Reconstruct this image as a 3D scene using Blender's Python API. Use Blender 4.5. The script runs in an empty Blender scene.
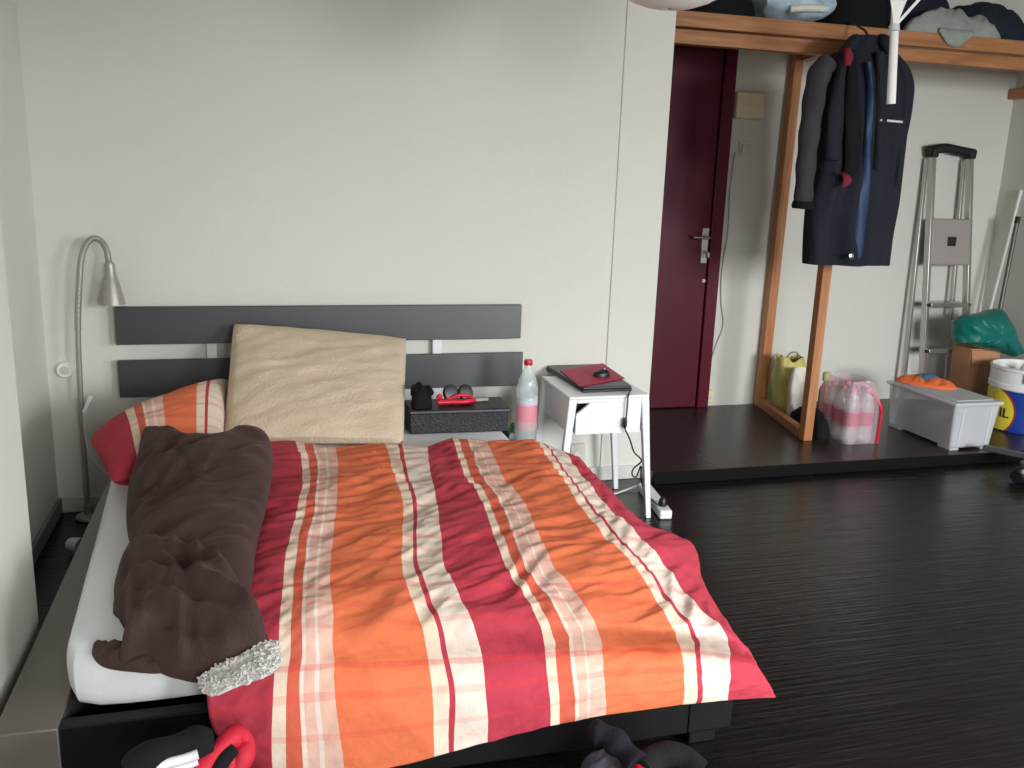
import bpy, bmesh, math, random
from mathutils import Vector, Matrix, noise
R_ = random.Random(7)
S = bpy.context.scene
COL = S.collection

# ------------------------------------------------------------------ camera
F_PX, PITCH, ROLL, YAW, EYE = 903.78, 0.23017, 0.03512, 0.27974, 1.5
_f = Vector((math.sin(YAW)*math.cos(PITCH), math.cos(YAW)*math.cos(PITCH), -math.sin(PITCH)))
_r0 = Vector((math.cos(YAW), -math.sin(YAW), 0)); _u0 = _r0.cross(_f)
CR = math.cos(ROLL)*_r0 + math.sin(ROLL)*_u0
CU = -math.sin(ROLL)*_r0 + math.cos(ROLL)*_u0
CF = _f
EYEV = Vector((0, 0, EYE))
cam_d = bpy.data.cameras.new('camera'); cam_d.sensor_width = 36; cam_d.lens = F_PX/1024*36
cam_d.clip_start = .02
cam = bpy.data.objects.new('camera', cam_d); COL.objects.link(cam)
cam.matrix_world = Matrix(((CR.x, CU.x, -CF.x, 0), (CR.y, CU.y, -CF.y, 0), (CR.z, CU.z, -CF.z, EYE), (0, 0, 0, 1)))
S.camera = cam

# ------------------------------------------------------------------ light and exposure
S.view_settings.view_transform = 'Standard'; S.view_settings.look = 'None'
S.view_settings.gamma = 1; S.view_settings.use_curve_mapping = False
S.view_settings.exposure = 0.13
S.cycles.use_denoising = True
S.cycles.max_bounces = 10; S.cycles.diffuse_bounces = 6; S.cycles.transparent_max_bounces = 24
S.cycles.sample_clamp_indirect = 6
S.cycles.caustics_reflective = False; S.cycles.caustics_refractive = False
W = bpy.data.worlds.new('sky'); S.world = W; W.use_nodes = True
W.node_tree.nodes['Background'].inputs[0].default_value = (.75, .87, 1, 1)
W.node_tree.nodes['Background'].inputs[1].default_value = 1.0
def window_light(x0, x1, z0, z1, y, power, tilt, col=(.97, .985, 1)):
    l = bpy.data.lights.new('daylight', 'AREA'); l.shape = 'RECTANGLE'
    l.size = x1-x0; l.size_y = z1-z0; l.energy = power; l.color = col; l.spread = math.radians(112)
    o = bpy.data.objects.new('daylight', l); COL.objects.link(o)
    o.location = ((x0+x1)/2, y, (z0+z1)/2)
    o.rotation_euler = (math.radians(90-tilt), 0, 0)      # faces +Y, tipped towards the floor
    return o
REAR = -2.2
WINS = [(0.5, 1.7, 1.05, 2.65), (2.9, 4.3, 1.05, 2.65)]
for w, p in zip(WINS, (44, 165)): window_light(w[0]+.06, w[1]-.06, w[2]+.06, w[3]-.06, REAR-.02, p, 38)
SIDE = (-1.1, .4, 1.0, 2.6)                            # unseen window added in the right-hand wall to brighten the left side
sl = window_light(SIDE[0]+.06, SIDE[1]-.06, SIDE[2]+.06, SIDE[3]-.06, 0, 80, 26)  # lamp of the added side window, lights left wall and chimney
sl.location = (4.89, (SIDE[0]+SIDE[1])/2, (SIDE[2]+SIDE[3])/2); sl.rotation_euler = (math.radians(64), 0, math.radians(90))

# ------------------------------------------------------------------ helpers
def ray(px, py): return CF + (px-512)/F_PX*CR - (py-384)/F_PX*CU
def at(px, py, x=None, y=None, z=None):
    d = ray(px, py)
    if x is not None: t = x/d.x
    elif y is not None: t = y/d.y
    else: t = (z-EYE)/d.z
    return EYEV + t*d
def lin(c):
    f = lambda v: v/12.92 if v <= .04045 else ((v+.055)/1.055)**2.4
    return (f(c[0]/255), f(c[1]/255), f(c[2]/255), 1)
def fold(p, ang, ln, wd, seed=0):
    """ridged cloth folds running along direction ang, long ln, wide wd"""
    c, s = math.cos(ang), math.sin(ang)
    a = (p.x*c+p.y*s)/ln; b = (-p.x*s+p.y*c)/wd
    n1 = 1-abs(noise.noise(Vector((a, b+.6*noise.noise(Vector((a*1.3, b*.4, seed+9))), seed))))*2.2
    n2 = noise.noise(Vector((a*2.1, b*2.3, seed+4)))
    return .7*n1+.3*n2
def crease(p, ang, ln, wd, seed=0):
    """sharp ridges with hollows between, as in thick soft cloth"""
    q = Vector((p.x, p.y, 0))+.05*noise.noise_vector(Vector((p.x*4, p.y*4, seed)))
    c, s = math.cos(ang), math.sin(ang)
    n = abs(noise.noise(Vector(((q.x*c+q.y*s)/ln, (-q.x*s+q.y*c)/wd, seed))))
    return 1-math.sqrt(n*n+.012)*2.6
def smooth(t): t = max(0, min(1, t)); return t*t*(3-2*t)

class MB:
    def __init__(s): s.v = []; s.f = []; s.uv = {}
    def add(s, vs, fs):
        o = len(s.v); s.v += [Vector(v) for v in vs]; s.f += [tuple(i+o for i in f) for f in fs]; return o
    def box(s, x0, x1, y0, y1, z0, z1):
        s.add([(x0,y0,z0),(x1,y0,z0),(x1,y1,z0),(x0,y1,z0),(x0,y0,z1),(x1,y0,z1),(x1,y1,z1),(x0,y1,z1)],
              [(0,3,2,1),(4,5,6,7),(0,1,5,4),(1,2,6,5),(2,3,7,6),(3,0,4,7)]); return s
    def hexa(s, b, t):
        """b and t: four corners each, counterclockwise seen from above"""
        s.add(list(b)+list(t), [(0,3,2,1),(4,5,6,7),(0,1,5,4),(1,2,6,5),(2,3,7,6),(3,0,4,7)]); return s
    def bar(s, a, b, w, h, up=(0,0,1)):
        a, b = Vector(a), Vector(b); d = (b-a).normalized(); sd = d.cross(Vector(up)).normalized(); u = sd.cross(d)
        q = [(-1,-1),(1,-1),(1,1),(-1,1)]
        s.hexa([a+sd*w/2*i+u*h/2*j for i, j in q], [b+sd*w/2*i+u*h/2*j for i, j in q]); return s
    def tube(s, pts, r, seg=12, cap=True):
        pts = [Vector(p) for p in pts]; n = len(pts); rs = r if isinstance(r, (list, tuple)) else [r]*n
        prev = None; vs = []
        for i, p in enumerate(pts):
            d = (pts[min(i+1, n-1)]-pts[max(i-1, 0)]).normalized()
            if prev is None:
                h = Vector((0,0,1)) if abs(d.z) < .9 else Vector((1,0,0)); a = d.cross(h).normalized()
            else: a = (prev - d*prev.dot(d)).normalized()
            prev = a; b = d.cross(a)
            for k in range(seg):
                t = 2*math.pi*k/seg; vs.append(p+rs[i]*(math.cos(t)*a+math.sin(t)*b))
        fs = [(i*seg+k, i*seg+(k+1)%seg, (i+1)*seg+(k+1)%seg, (i+1)*seg+k) for i in range(n-1) for k in range(seg)]
        if cap: fs += [tuple(range(seg))[::-1], tuple((n-1)*seg+k for k in range(seg))]
        s.add(vs, fs); return s
    def lathe(s, prof, c=(0,0,0), seg=28, axis=None):
        c = Vector(c); ax = Vector(axis or (0,0,1)).normalized()
        h = Vector((1,0,0)) if abs(ax.x) < .9 else Vector((0,1,0)); a = (h-ax*h.dot(ax)).normalized(); b = ax.cross(a)
        vs = []
        for r, z in prof:
            for k in range(seg):
                t = 2*math.pi*k/seg; vs.append(c+ax*z+max(r, 1e-5)*(math.cos(t)*a+math.sin(t)*b))
        n = len(prof)
        fs = [(i*seg+k, i*seg+(k+1)%seg, (i+1)*seg+(k+1)%seg, (i+1)*seg+k) for i in range(n-1) for k in range(seg)]
        if prof[0][0] > 1e-4: fs.append(tuple(range(seg))[::-1])
        if prof[-1][0] > 1e-4: fs.append(tuple((n-1)*seg+k for k in range(seg)))
        s.add(vs, fs); return s
    def grid(s, P, uv=None, closed=False):
        n, m = len(P), len(P[0]); o = s.add([p for row in P for p in row], [])
        if uv:
            for i in range(n):
                for j in range(m): s.uv[o+i*m+j] = uv[i][j]
        mm = m if closed else m-1
        s.f += [(o+i*m+j, o+i*m+(j+1)%m, o+(i+1)*m+(j+1)%m, o+(i+1)*m+j) for i in range(n-1) for j in range(mm)]
        return o
    def build(s, name, m, parent=None, bevel=0, seg=2, smoothed=True, weld=False, subdiv=0, thick=0, loc=None):
        if loc is None:
            if parent is not None: loc = root_loc(parent)
            else:
                xs = [v.x for v in s.v]; ys = [v.y for v in s.v]; zs = [v.z for v in s.v]
                loc = Vector(((min(xs)+max(xs))/2, (min(ys)+max(ys))/2, min(zs)))
        me = bpy.data.meshes.new(name)
        me.from_pydata([v-loc for v in s.v], [], s.f)
        if s.uv:
            lay = me.uv_layers.new(name='UVMap')
            for lp in me.loops: lay.data[lp.index].uv = s.uv.get(lp.vertex_index, (0, 0))
        bm = bmesh.new(); bm.from_mesh(me)
        if weld: bmesh.ops.remove_doubles(bm, verts=bm.verts, dist=1e-4)
        bmesh.ops.recalc_face_normals(bm, faces=bm.faces)
        for f in bm.faces: f.smooth = smoothed
        if smoothed:
            for e in bm.edges:
                if len(e.link_faces) == 2 and e.calc_face_angle(0) > math.radians(38): e.smooth = False
        bm.to_mesh(me); bm.free()
        me.materials.append(M[m] if isinstance(m, str) else m)
        o = bpy.data.objects.new(name, me); COL.objects.link(o)
        if parent is not None: o.parent = parent; o.location = (0, 0, 0)
        else: o.location = loc
        if thick:
            k = o.modifiers.new('thickness', 'SOLIDIFY'); k.thickness = thick; k.offset = -1
        if bevel:
            b = o.modifiers.new('bevel', 'BEVEL'); b.width = bevel; b.segments = seg; b.limit_method = 'ANGLE'; b.angle_limit = math.radians(40)
            b.harden_normals = False
        if subdiv:
            d = o.modifiers.new('subdivision', 'SUBSURF'); d.levels = d.render_levels = subdiv
        return o
def root_loc(o):
    while o.parent: o = o.parent
    return o.location.copy()
def tag(o, label, cat, group=None, kind=None):
    o['label'] = label; o['category'] = cat
    if group: o['group'] = group
    if kind: o['kind'] = kind
    return o
def thing(name, label, cat, loc, group=None):
    o = bpy.data.objects.new(name, None); COL.objects.link(o); o.location = loc; o.empty_display_size = .05
    return tag(o, label, cat, group)
def struct(o): o['kind'] = 'structure'; return o
def crom(pts, n):
    """Catmull-Rom through pts, n samples per span"""
    P = [Vector(p) for p in pts]; out = []
    for i in range(len(P)-1):
        a, b, c, d = P[max(i-1, 0)], P[i], P[i+1], P[min(i+2, len(P)-1)]
        for k in range(n):
            t = k/n
            out.append(.5*((2*b)+(c-a)*t+(2*a-5*b+4*c-d)*t*t+(3*b-a-3*c+d)*t**3))
    return out+[P[-1]]
def outline(pts, n):
    """closed smooth outline resampled to n points by length"""
    P = [Vector(p) for p in pts]; L = len(P); c = []
    for i in range(L):
        a, b, d, e = P[i-1], P[i], P[(i+1) % L], P[(i+2) % L]
        for k in range(8):
            t = k/8
            c.append(.5*((2*b)+(d-a)*t+(2*a-5*b+4*d-e)*t*t+(3*b-a-3*d+e)*t**3))
    c.append(c[0]); acc = [0]
    for i in range(1, len(c)): acc.append(acc[-1]+(c[i]-c[i-1]).length)
    out = []; j = 0
    for k in range(n):
        s = acc[-1]*k/n
        while acc[j+1] < s: j += 1
        t = (s-acc[j])/max(acc[j+1]-acc[j], 1e-9); out.append(c[j].lerp(c[j+1], t))
    return out
def heap(pts, T, ang=0.5, ln=.3, wd=.07, amp=.012, seed=0, rings=26, seg=110, p=3.0, centre=None, edge=0, peak=0, amp2=0, efreq=14):
    """a soft piece of cloth lying on its outline pts (3D), T high, with folds"""
    B = outline(pts, seg); c = Vector(centre) if centre else sum(B, Vector())/len(B)
    mb = MB(); G = []
    for i in range(rings+1):
        r = (i/rings)**.75; row = []
        for k in range(seg):
            b = B[k]; q = c+(b-c)*r
            h = T*(1-r**p)**.5
            if peak: h *= (1-peak*r)
            e = edge*noise.noise(Vector((b.x*efreq, b.y*efreq, seed+2)))*r**4
            q = q+(b-c).normalized()*e if (b-c).length > 1e-6 else q
            w = 1-r**8
            q.z += h+amp*w*fold(q, ang, ln, wd, seed)+amp*.8*w*noise.noise(Vector((q.x*5, q.y*5, seed)))
            if amp2: q.z += w*(amp2*crease(q, ang+.25, ln*.8, wd*.9, seed+31)+.6*amp2*crease(q, ang-.5, ln*.5, wd*.6, seed+47))
            row.append(q)
        G.append(row)
    mb.grid(G, closed=True)
    base = mb.add(B, []); mb.f.append(tuple(range(base, base+seg)))
    return mb
def pillow(P00, P10, P11, P01, T, nu=44, nv=44, amp=.012, seed=0, sharp=.5, nrm=None, uvf=None, pinch=.06, rnd_=.0):
    """stuffed pillow on the four corners given; T is the full thickness"""
    A, B, C, D = Vector(P00), Vector(P10), Vector(P11), Vector(P01)
    n = nrm or ((B-A).cross(D-A)).normalized(); mb = MB()
    for side in (1, -1):
        G = []; U = []
        for i in range(nv+1):
            row = []; ur = []
            v = i/nv
            for j in range(nu+1):
                u = j/nu; a, b = 2*u-1, 2*v-1
                a2 = a*(1-pinch*(1-b*b))*(1-rnd_*b**6); b2 = b*(1-pinch*(1-a*a))*(1-rnd_*a**6)
                uu, vv = (a2+1)/2, (b2+1)/2
                q = A.lerp(B, uu).lerp(D.lerp(C, uu), vv)
                h = max(0, (1-abs(a)**2.6)*(1-abs(b)**2.6))**sharp
                w = h*(amp*fold(Vector((q.x+q.z*.3, q.y+q.z, 0)), .3, .3, .09, seed)+amp*noise.noise(q*6+Vector((seed, 0, 0))))
                q = q+n*side*(h*T/2+w)
                row.append(q); ur.append(uvf(u, v) if uvf else (u, v))
            G.append(row); U.append(ur)
        mb.grid(G, U)
    return mb

# ------------------------------------------------------------------ materials
M = {}
def mat(name, rgb, rough=.6, metal=0, spec=.5, bump=0, bscale=40, var=0, vscale=3, alpha=1, sheen=0, trans=0, coat=0):
    m = bpy.data.materials.new(name); m.use_nodes = True; nt = m.node_tree; b = nt.nodes['Principled BSDF']
    c = lin(rgb); b.inputs['Base Color'].default_value = c
    b.inputs['Roughness'].default_value = rough; b.inputs['Metallic'].default_value = metal
    b.inputs['Specular IOR Level'].default_value = spec; b.inputs['Alpha'].default_value = alpha
    if sheen: b.inputs['Sheen Weight'].default_value = sheen; b.inputs['Sheen Roughness'].default_value = .4
    if trans: b.inputs['Transmission Weight'].default_value = trans; b.inputs['IOR'].default_value = 1.12
    if coat: b.inputs['Coat Weight'].default_value = coat
    tc = nt.nodes.new('ShaderNodeTexCoord')
    if bump:
        n = nt.nodes.new('ShaderNodeTexNoise'); n.inputs['Scale'].default_value = bscale; n.inputs['Detail'].default_value = 5
        nt.links.new(tc.outputs['Object'], n.inputs['Vector'])
        k = nt.nodes.new('ShaderNodeBump'); k.inputs['Strength'].default_value = bump; k.inputs['Distance'].default_value = .01
        nt.links.new(n.outputs['Fac'], k.inputs['Height']); nt.links.new(k.outputs['Normal'], b.inputs['Normal'])
    if var:
        n = nt.nodes.new('ShaderNodeTexNoise'); n.inputs['Scale'].default_value = vscale; n.inputs['Detail'].default_value = 6
        nt.links.new(tc.outputs['Object'], n.inputs['Vector'])
        r = nt.nodes.new('ShaderNodeMapRange'); r.inputs['From Min'].default_value = .3; r.inputs['From Max'].default_value = .7
        r.inputs['To Min'].default_value = 1-var; r.inputs['To Max'].default_value = 1+var
        nt.links.new(n.outputs['Fac'], r.inputs['Value'])
        mx = nt.nodes.new('ShaderNodeMix'); mx.data_type = 'RGBA'; mx.blend_type = 'MULTIPLY'; mx.inputs[0].default_value = 1
        mx.inputs[6].default_value = c; nt.links.new(r.outputs['Result'], mx.inputs[7]); nt.links.new(mx.outputs[2], b.inputs['Base Color'])
    M[name] = m; return m
mat('wall_paint', (218, 218, 210), .85, bump=.12, bscale=160, var=.02, vscale=1.5)
mat('ceiling_paint', (214, 212, 206), .9)
mat('baseboard_paint', (205, 205, 198), .6, var=.08, vscale=12)
mat('baseboard_grey', (120, 120, 116), .6, var=.1, vscale=10)
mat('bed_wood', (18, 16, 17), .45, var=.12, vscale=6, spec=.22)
mat('rail_sheen_stick_wood', (92, 84, 78), .45, var=.08, vscale=6, spec=1)  # bed wood lightened: grazing sheen on left rail painted in; also stick brown
mat('slat_wood', (46, 47, 53), .4, var=.06, vscale=5, spec=1)
mat('white_metal', (232, 234, 234), .35)
mat('white_lacquer', (236, 238, 238), .35, var=.015)
mat('chrome', (190, 188, 184), .3, metal=1)
mat('lamp_metal', (170, 166, 160), .4, metal=.55)
mat('sheet_cloth', (228, 230, 232), .9, bump=.2, bscale=300, sheen=.2)
mat('beige_plush', (206, 188, 162), .95, bump=.5, bscale=90, var=.07, vscale=9, sheen=.05)
mat('brown_fleece', (57, 34, 29), .8, bump=.35, bscale=160, var=.14, vscale=16, sheen=.12)
M['brown_fleece'].node_tree.nodes['Principled BSDF'].inputs['Sheen Tint'].default_value = (.55, .36, .32, 1)
mat('sherpa', (250, 247, 241), .95, bump=1, bscale=420, sheen=.1)
mat('black_plastic', (24, 24, 27), .4)
mat('black_leatherette', (40, 40, 45), .5, bump=.8, bscale=120)
mat('black_cloth', (15, 15, 18), .9, bump=.3, bscale=90, spec=.3)
mat('charcoal_cloth', (26, 26, 33), .9, bump=.3, bscale=90, spec=.2)
mat('dusky_cloth', (150, 110, 122), .9)
mat('slate_cloth', (84, 90, 108), .9, bump=.3, bscale=90)
mat('navy_cloth', (15, 19, 33), .85, bump=.3, bscale=70, var=.15, vscale=7)
mat('grey_jacket_cloth', (54, 51, 56), .85, bump=.3, bscale=80, var=.1, vscale=6)
mat('blue_lining', (30, 54, 90), .6, bump=.2, bscale=50)
mat('red_cloth', (190, 22, 48), .7, bump=.2, bscale=60)
mat('dark_red_cloth', (120, 16, 40), .8)
mat('red_plastic', (206, 24, 52), .35)
mat('mat_red', (172, 20, 62), .6)
mat('grey_cloth', (150, 155, 150), .9, bump=.3, bscale=60, var=.12, vscale=10)
mat('teal_dark_cloth', (20, 34, 46), .85, bump=.3, bscale=50)
mat('midnight_cloth', (20, 22, 44), .85, bump=.3, bscale=50)
mat('blue_film', (178, 200, 216), .25, var=.4, vscale=12)
mat('teal_bag', (8, 108, 100), .3, bump=.3, bscale=20)
mat('cardboard', (186, 136, 100), .85, var=.08, vscale=8)
mat('bag_yellow', (196, 188, 104), .5, var=.15, vscale=20)
mat('bag_white', (228, 226, 214), .5, var=.1, vscale=18)
mat('amber', (150, 92, 40), .3)
mat('aluminium', (188, 186, 182), .35, metal=.9, var=.05, vscale=20)
mat('ladder_grey', (160, 152, 148), .5)
mat('edge_black', (9, 8, 8), .7, spec=.15)
mat('rubber', (20, 20, 22), .6)
mat('bell_beige', (232, 220, 188), .5)
mat('switch_white', (214, 210, 198), .5)
mat('cable_white', (214, 216, 212), .5)
mat('cable_grey', (170, 168, 160), .5)
mat('bottle_plastic', (225, 235, 235), .08, alpha=.4, spec=.8)
mat('water', (220, 232, 235), .05, alpha=.35)
mat('label_pink', (238, 150, 168), .5)
mat('label_white', (216, 218, 224), .6)
mat('film_pink', (240, 206, 216), .15, bump=.9, bscale=22, alpha=.3, spec=.8)
mat('pack_pink', (206, 84, 120), .4, alpha=.85)
mat('box_plastic', (226, 232, 236), .3, alpha=.58, bump=.1, bscale=30)
mat('box_lid', (224, 230, 234), .3, alpha=.6)
mat('orange_cloth', (236, 116, 60), .8, bump=.2, bscale=60)
mat('blue_cloth', (70, 110, 140), .8)
mat('blue_label', (30, 62, 150), .35)
mat('yellow_label', (236, 214, 70), .4)
mat('orange_ring', (150, 60, 50), .4)
mat('tub_white', (236, 236, 234), .35)
mat('paper_white', (244, 242, 238), .8)
mat('green_glass', (40, 110, 70), .15)
mat('screen_black', (30, 31, 35), .35)
mat('metal_bar', (120, 122, 125), .4, metal=.8)

def wood(name, a, b, scale, rough, stretch):
    m = bpy.data.materials.new(name); m.use_nodes = True; nt = m.node_tree; bs = nt.nodes['Principled BSDF']
    tc = nt.nodes.new('ShaderNodeTexCoord'); mp = nt.nodes.new('ShaderNodeMapping'); mp.inputs['Scale'].default_value = stretch
    n = nt.nodes.new('ShaderNodeTexNoise'); n.inputs['Scale'].default_value = scale; n.inputs['Detail'].default_value = 6; n.inputs['Distortion'].default_value = .6
    cr = nt.nodes.new('ShaderNodeValToRGB'); cr.color_ramp.elements[0].color = lin(a); cr.color_ramp.elements[1].color = lin(b)
    cr.color_ramp.elements[0].position = .3; cr.color_ramp.elements[1].position = .7
    L = nt.links.new
    L(tc.outputs['Object'], mp.inputs['Vector']); L(mp.outputs['Vector'], n.inputs['Vector']); L(n.outputs['Fac'], cr.inputs['Fac']); L(cr.outputs['Color'], bs.inputs['Base Color'])
    bs.inputs['Roughness'].default_value = rough; bs.inputs['Specular IOR Level'].default_value = .3
    M[name] = m
wood('pine_upright', (170, 112, 72), (198, 142, 100), 5, .5, (8, 8, .6))
wood('pine_long', (150, 98, 62), (184, 130, 86), 5, .5, (.6, 8, 8))
wood('pine_deep', (164, 108, 72), (192, 138, 98), 5, .5, (8, .6, 8))
wood('door_paint', (74, 10, 28), (88, 14, 36), 1.2, .42, (3, 3, .4))

def planks(name, c1, c2, gap, length, width, along_y, rough, bump):
    m = bpy.data.materials.new(name); m.use_nodes = True; nt = m.node_tree; bs = nt.nodes['Principled BSDF']; L = nt.links.new
    tc = nt.nodes.new('ShaderNodeTexCoord'); mp = nt.nodes.new('ShaderNodeMapping')
    if along_y: mp.inputs['Rotation'].default_value = (0, 0, math.radians(90))
    L(tc.outputs['Object'], mp.inputs['Vector'])
    br = nt.nodes.new('ShaderNodeTexBrick'); br.inputs['Scale'].default_value = 1
    br.inputs['Brick Width'].default_value = length; br.inputs['Row Height'].default_value = width
    br.inputs['Mortar Size'].default_value = .0022; br.inputs['Mortar Smooth'].default_value = .3; br.offset = .37
    br.inputs['Color1'].default_value = lin(c1); br.inputs['Color2'].default_value = lin(c2); br.inputs['Mortar'].default_value = lin(gap)
    L(mp.outputs['Vector'], br.inputs['Vector'])
    m2 = nt.nodes.new('ShaderNodeMapping'); m2.inputs['Scale'].default_value = (1.2, 26, 1); L(mp.outputs['Vector'], m2.inputs['Vector'])
    n = nt.nodes.new('ShaderNodeTexNoise'); n.inputs['Scale'].default_value = 2.5; n.inputs['Detail'].default_value = 6; L(m2.outputs['Vector'], n.inputs['Vector'])
    r = nt.nodes.new('ShaderNodeMapRange'); r.inputs['From Min'].default_value = .3; r.inputs['From Max'].default_value = .7
    r.inputs['To Min'].default_value = .72; r.inputs['To Max'].default_value = 1.25; L(n.outputs['Fac'], r.inputs['Value'])
    mx = nt.nodes.new('ShaderNodeMix'); mx.data_type = 'RGBA'; mx.blend_type = 'MULTIPLY'; mx.inputs[0].default_value = 1
    L(br.outputs['Color'], mx.inputs[6]); L(r.outputs['Result'], mx.inputs[7]); L(mx.outputs[2], bs.inputs['Base Color'])
    bs.inputs['Specular IOR Level'].default_value = .42
    rr = nt.nodes.new('ShaderNodeMapRange'); rr.inputs['To Min'].default_value = rough-.08; rr.inputs['To Max'].default_value = rough+.1
    L(n.outputs['Fac'], rr.inputs['Value']); L(rr.outputs['Result'], bs.inputs['Roughness'])
    ad = nt.nodes.new('ShaderNodeMath'); ad.operation = 'MULTIPLY_ADD'; ad.inputs[1].default_value = -1.6
    L(br.outputs['Fac'], ad.inputs[0]); L(n.outputs['Fac'], ad.inputs[2])
    k = nt.nodes.new('ShaderNodeBump'); k.inputs['Strength'].default_value = bump; k.inputs['Distance'].default_value = .004
    L(ad.outputs['Value'], k.inputs['Height']); L(k.outputs['Normal'], bs.inputs['Normal'])
    M[name] = m
planks('floor_laminate', (19, 15, 15), (24, 19, 19), (7, 5, 5), 1.25, .105, False, .24, .8)
planks('platform_boards', (42, 34, 33), (50, 40, 39), (16, 12, 12), 2.4, .14, True, .3, .3)

def stripes(name):
    """woven check of the bedding: u counts the stripe fields, v is metres along the cloth"""
    m = bpy.data.materials.new(name); m.use_nodes = True; nt = m.node_tree; bs = nt.nodes['Principled BSDF']; L = nt.links.new
    uv = nt.nodes.new('ShaderNodeUVMap'); sp = nt.nodes.new('ShaderNodeSeparateXYZ'); L(uv.outputs['UV'], sp.inputs['Vector'])
    dv = nt.nodes.new('ShaderNodeMath'); dv.operation = 'DIVIDE'; dv.inputs[1].default_value = 9; L(sp.outputs['X'], dv.inputs[0])
    cr = nt.nodes.new('ShaderNodeValToRGB'); cr.color_ramp.interpolation = 'CONSTANT'
    red, cream, ored, pink, white, orange = (178, 58, 74), (228, 206, 184), (206, 98, 74), (222, 180, 162), (226, 208, 194), (222, 116, 76)
    segs = [(0, red)]
    def pinkband(k): return [(k, cream), (k+.2, ored), (k+.42, white), (k+.5, pink), (k+.68, white), (k+.73, pink)]
    def whiteband(k): return [(k, cream), (k+.3, red), (k+.39, white)]
    segs += pinkband(1)+[(2, orange)]+whiteband(3)+[(4, red)]+pinkband(5)+[(6, orange)]+whiteband(7)+[(8, red)]
    el = cr.color_ramp.elements
    el[0].position = 0; el[0].color = lin(red)
    el[1].position = segs[1][0]/9; el[1].color = lin(segs[1][1])
    for p, c in segs[2:]:
        e = el.new(p/9); e.color = lin(c)
    L(dv.outputs['Value'], cr.inputs['Fac'])
    # crosswise threads: a pair of thin red lines every 0.24 m
    md = nt.nodes.new('ShaderNodeMath'); md.operation = 'MODULO'; md.inputs[1].default_value = .25; L(sp.outputs['Y'], md.inputs[0])
    c2 = nt.nodes.new('ShaderNodeValToRGB'); c2.color_ramp.interpolation = 'CONSTANT'
    e2 = c2.color_ramp.elements; e2[0].position = 0; e2[0].color = (0,0,0,1); e2[1].position = .03; e2[1].color = (.34,.34,.34,1)
    for p, v in ((.05, 0), (.095, .22), (.112, 0), (.165, .2), (.178, 0)):
        e = e2.new(p); e.color = (v, v, v, 1)
    L(md.outputs['Value'], c2.inputs['Fac'])
    mx = nt.nodes.new('ShaderNodeMix'); mx.data_type = 'RGBA'; mx.blend_type = 'MIX'
    L(c2.outputs['Color'], mx.inputs[0]); L(cr.outputs['Color'], mx.inputs[6]); mx.inputs[7].default_value = lin((214, 60, 62)); L(mx.outputs[2], bs.inputs['Base Color'])
    bs.inputs['Roughness'].default_value = .85; bs.inputs['Specular IOR Level'].default_value = .25
    tc = nt.nodes.new('ShaderNodeTexCoord'); n = nt.nodes.new('ShaderNodeTexNoise'); n.inputs['Scale'].default_value = 26; n.inputs['Detail'].default_value = 4
    L(tc.outputs['Object'], n.inputs['Vector'])
    k = nt.nodes.new('ShaderNodeBump'); k.inputs['Strength'].default_value = .35; k.inputs['Distance'].default_value = .012
    L(n.outputs['Fac'], k.inputs['Height']); L(k.outputs['Normal'], bs.inputs['Normal'])
    M[name] = m
stripes('checked_bedding')

# ------------------------------------------------------------------ the room
XL, XR, YB, YA, ZC, ZP = -.85, 4.87, 4.06, 5.15, 2.85, .06
struct(MB().box(XL-.1, XR+.1, REAR-.1, YA+.1, -.08, 0).build('floor', 'floor_laminate', smoothed=False, loc=Vector((0,0,0))))
struct(MB().box(XL-.1, XR+.1, REAR-.1, YA+.1, ZC, ZC+.08).build('ceiling', 'ceiling_paint', smoothed=False))
struct(MB().box(XL-.1, 1.885, YB, YA+.1, 0, ZC).build('wall_back', 'wall_paint', smoothed=False))
struct(MB().box(1.642, 1.885, YB-.008, YB, 0, ZC).build('trim_1', 'wall_paint', bevel=.007, smoothed=False))
struct(MB().box(1.885, XR+.1, YA, YA+.1, 0, ZC).build('wall_alcove', 'wall_paint', smoothed=False))
struct(MB().box(XL-.1, XL, REAR-.1, YB, 0, ZC).build('wall_left', 'wall_paint', smoothed=False))
struct(MB().box(XL, -.6, REAR, 2.52, 0, ZC).build('wall_chimney', 'wall_paint', bevel=.012, smoothed=False))
rs = MB().box(XR, XR+.1, REAR-.1, SIDE[0], 0, ZC).box(XR, XR+.1, SIDE[1], YA+.1, 0, ZC).box(XR, XR+.1, SIDE[0], SIDE[1], 0, SIDE[2]).box(XR, XR+.1, SIDE[0], SIDE[1], SIDE[3], ZC)
struct(rs.build('wall_right', 'wall_paint', smoothed=False))
fr = MB(); t = .05
fr.box(XR+.03, XR+.09, SIDE[0], SIDE[0]+t, SIDE[2], SIDE[3]).box(XR+.03, XR+.09, SIDE[1]-t, SIDE[1], SIDE[2], SIDE[3])
fr.box(XR+.03, XR+.09, SIDE[0]+t, SIDE[1]-t, SIDE[2], SIDE[2]+t).box(XR+.03, XR+.09, SIDE[0]+t, SIDE[1]-t, SIDE[3]-t, SIDE[3])
struct(fr.build('window_3', 'white_lacquer', smoothed=False))  # frame of the added side window
rw = MB(); xs = [XL-.1]+[v for w in WINS for v in w[:2]]+[XR+.1]
for i in range(0, len(xs), 2): rw.box(xs[i], xs[i+1], REAR-.1, REAR, 0, ZC)
for w in WINS: rw.box(w[0], w[1], REAR-.1, REAR, 0, w[2]); rw.box(w[0], w[1], REAR-.1, REAR, w[3], ZC)
struct(rw.build('wall_rear', 'wall_paint', smoothed=False))
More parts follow.
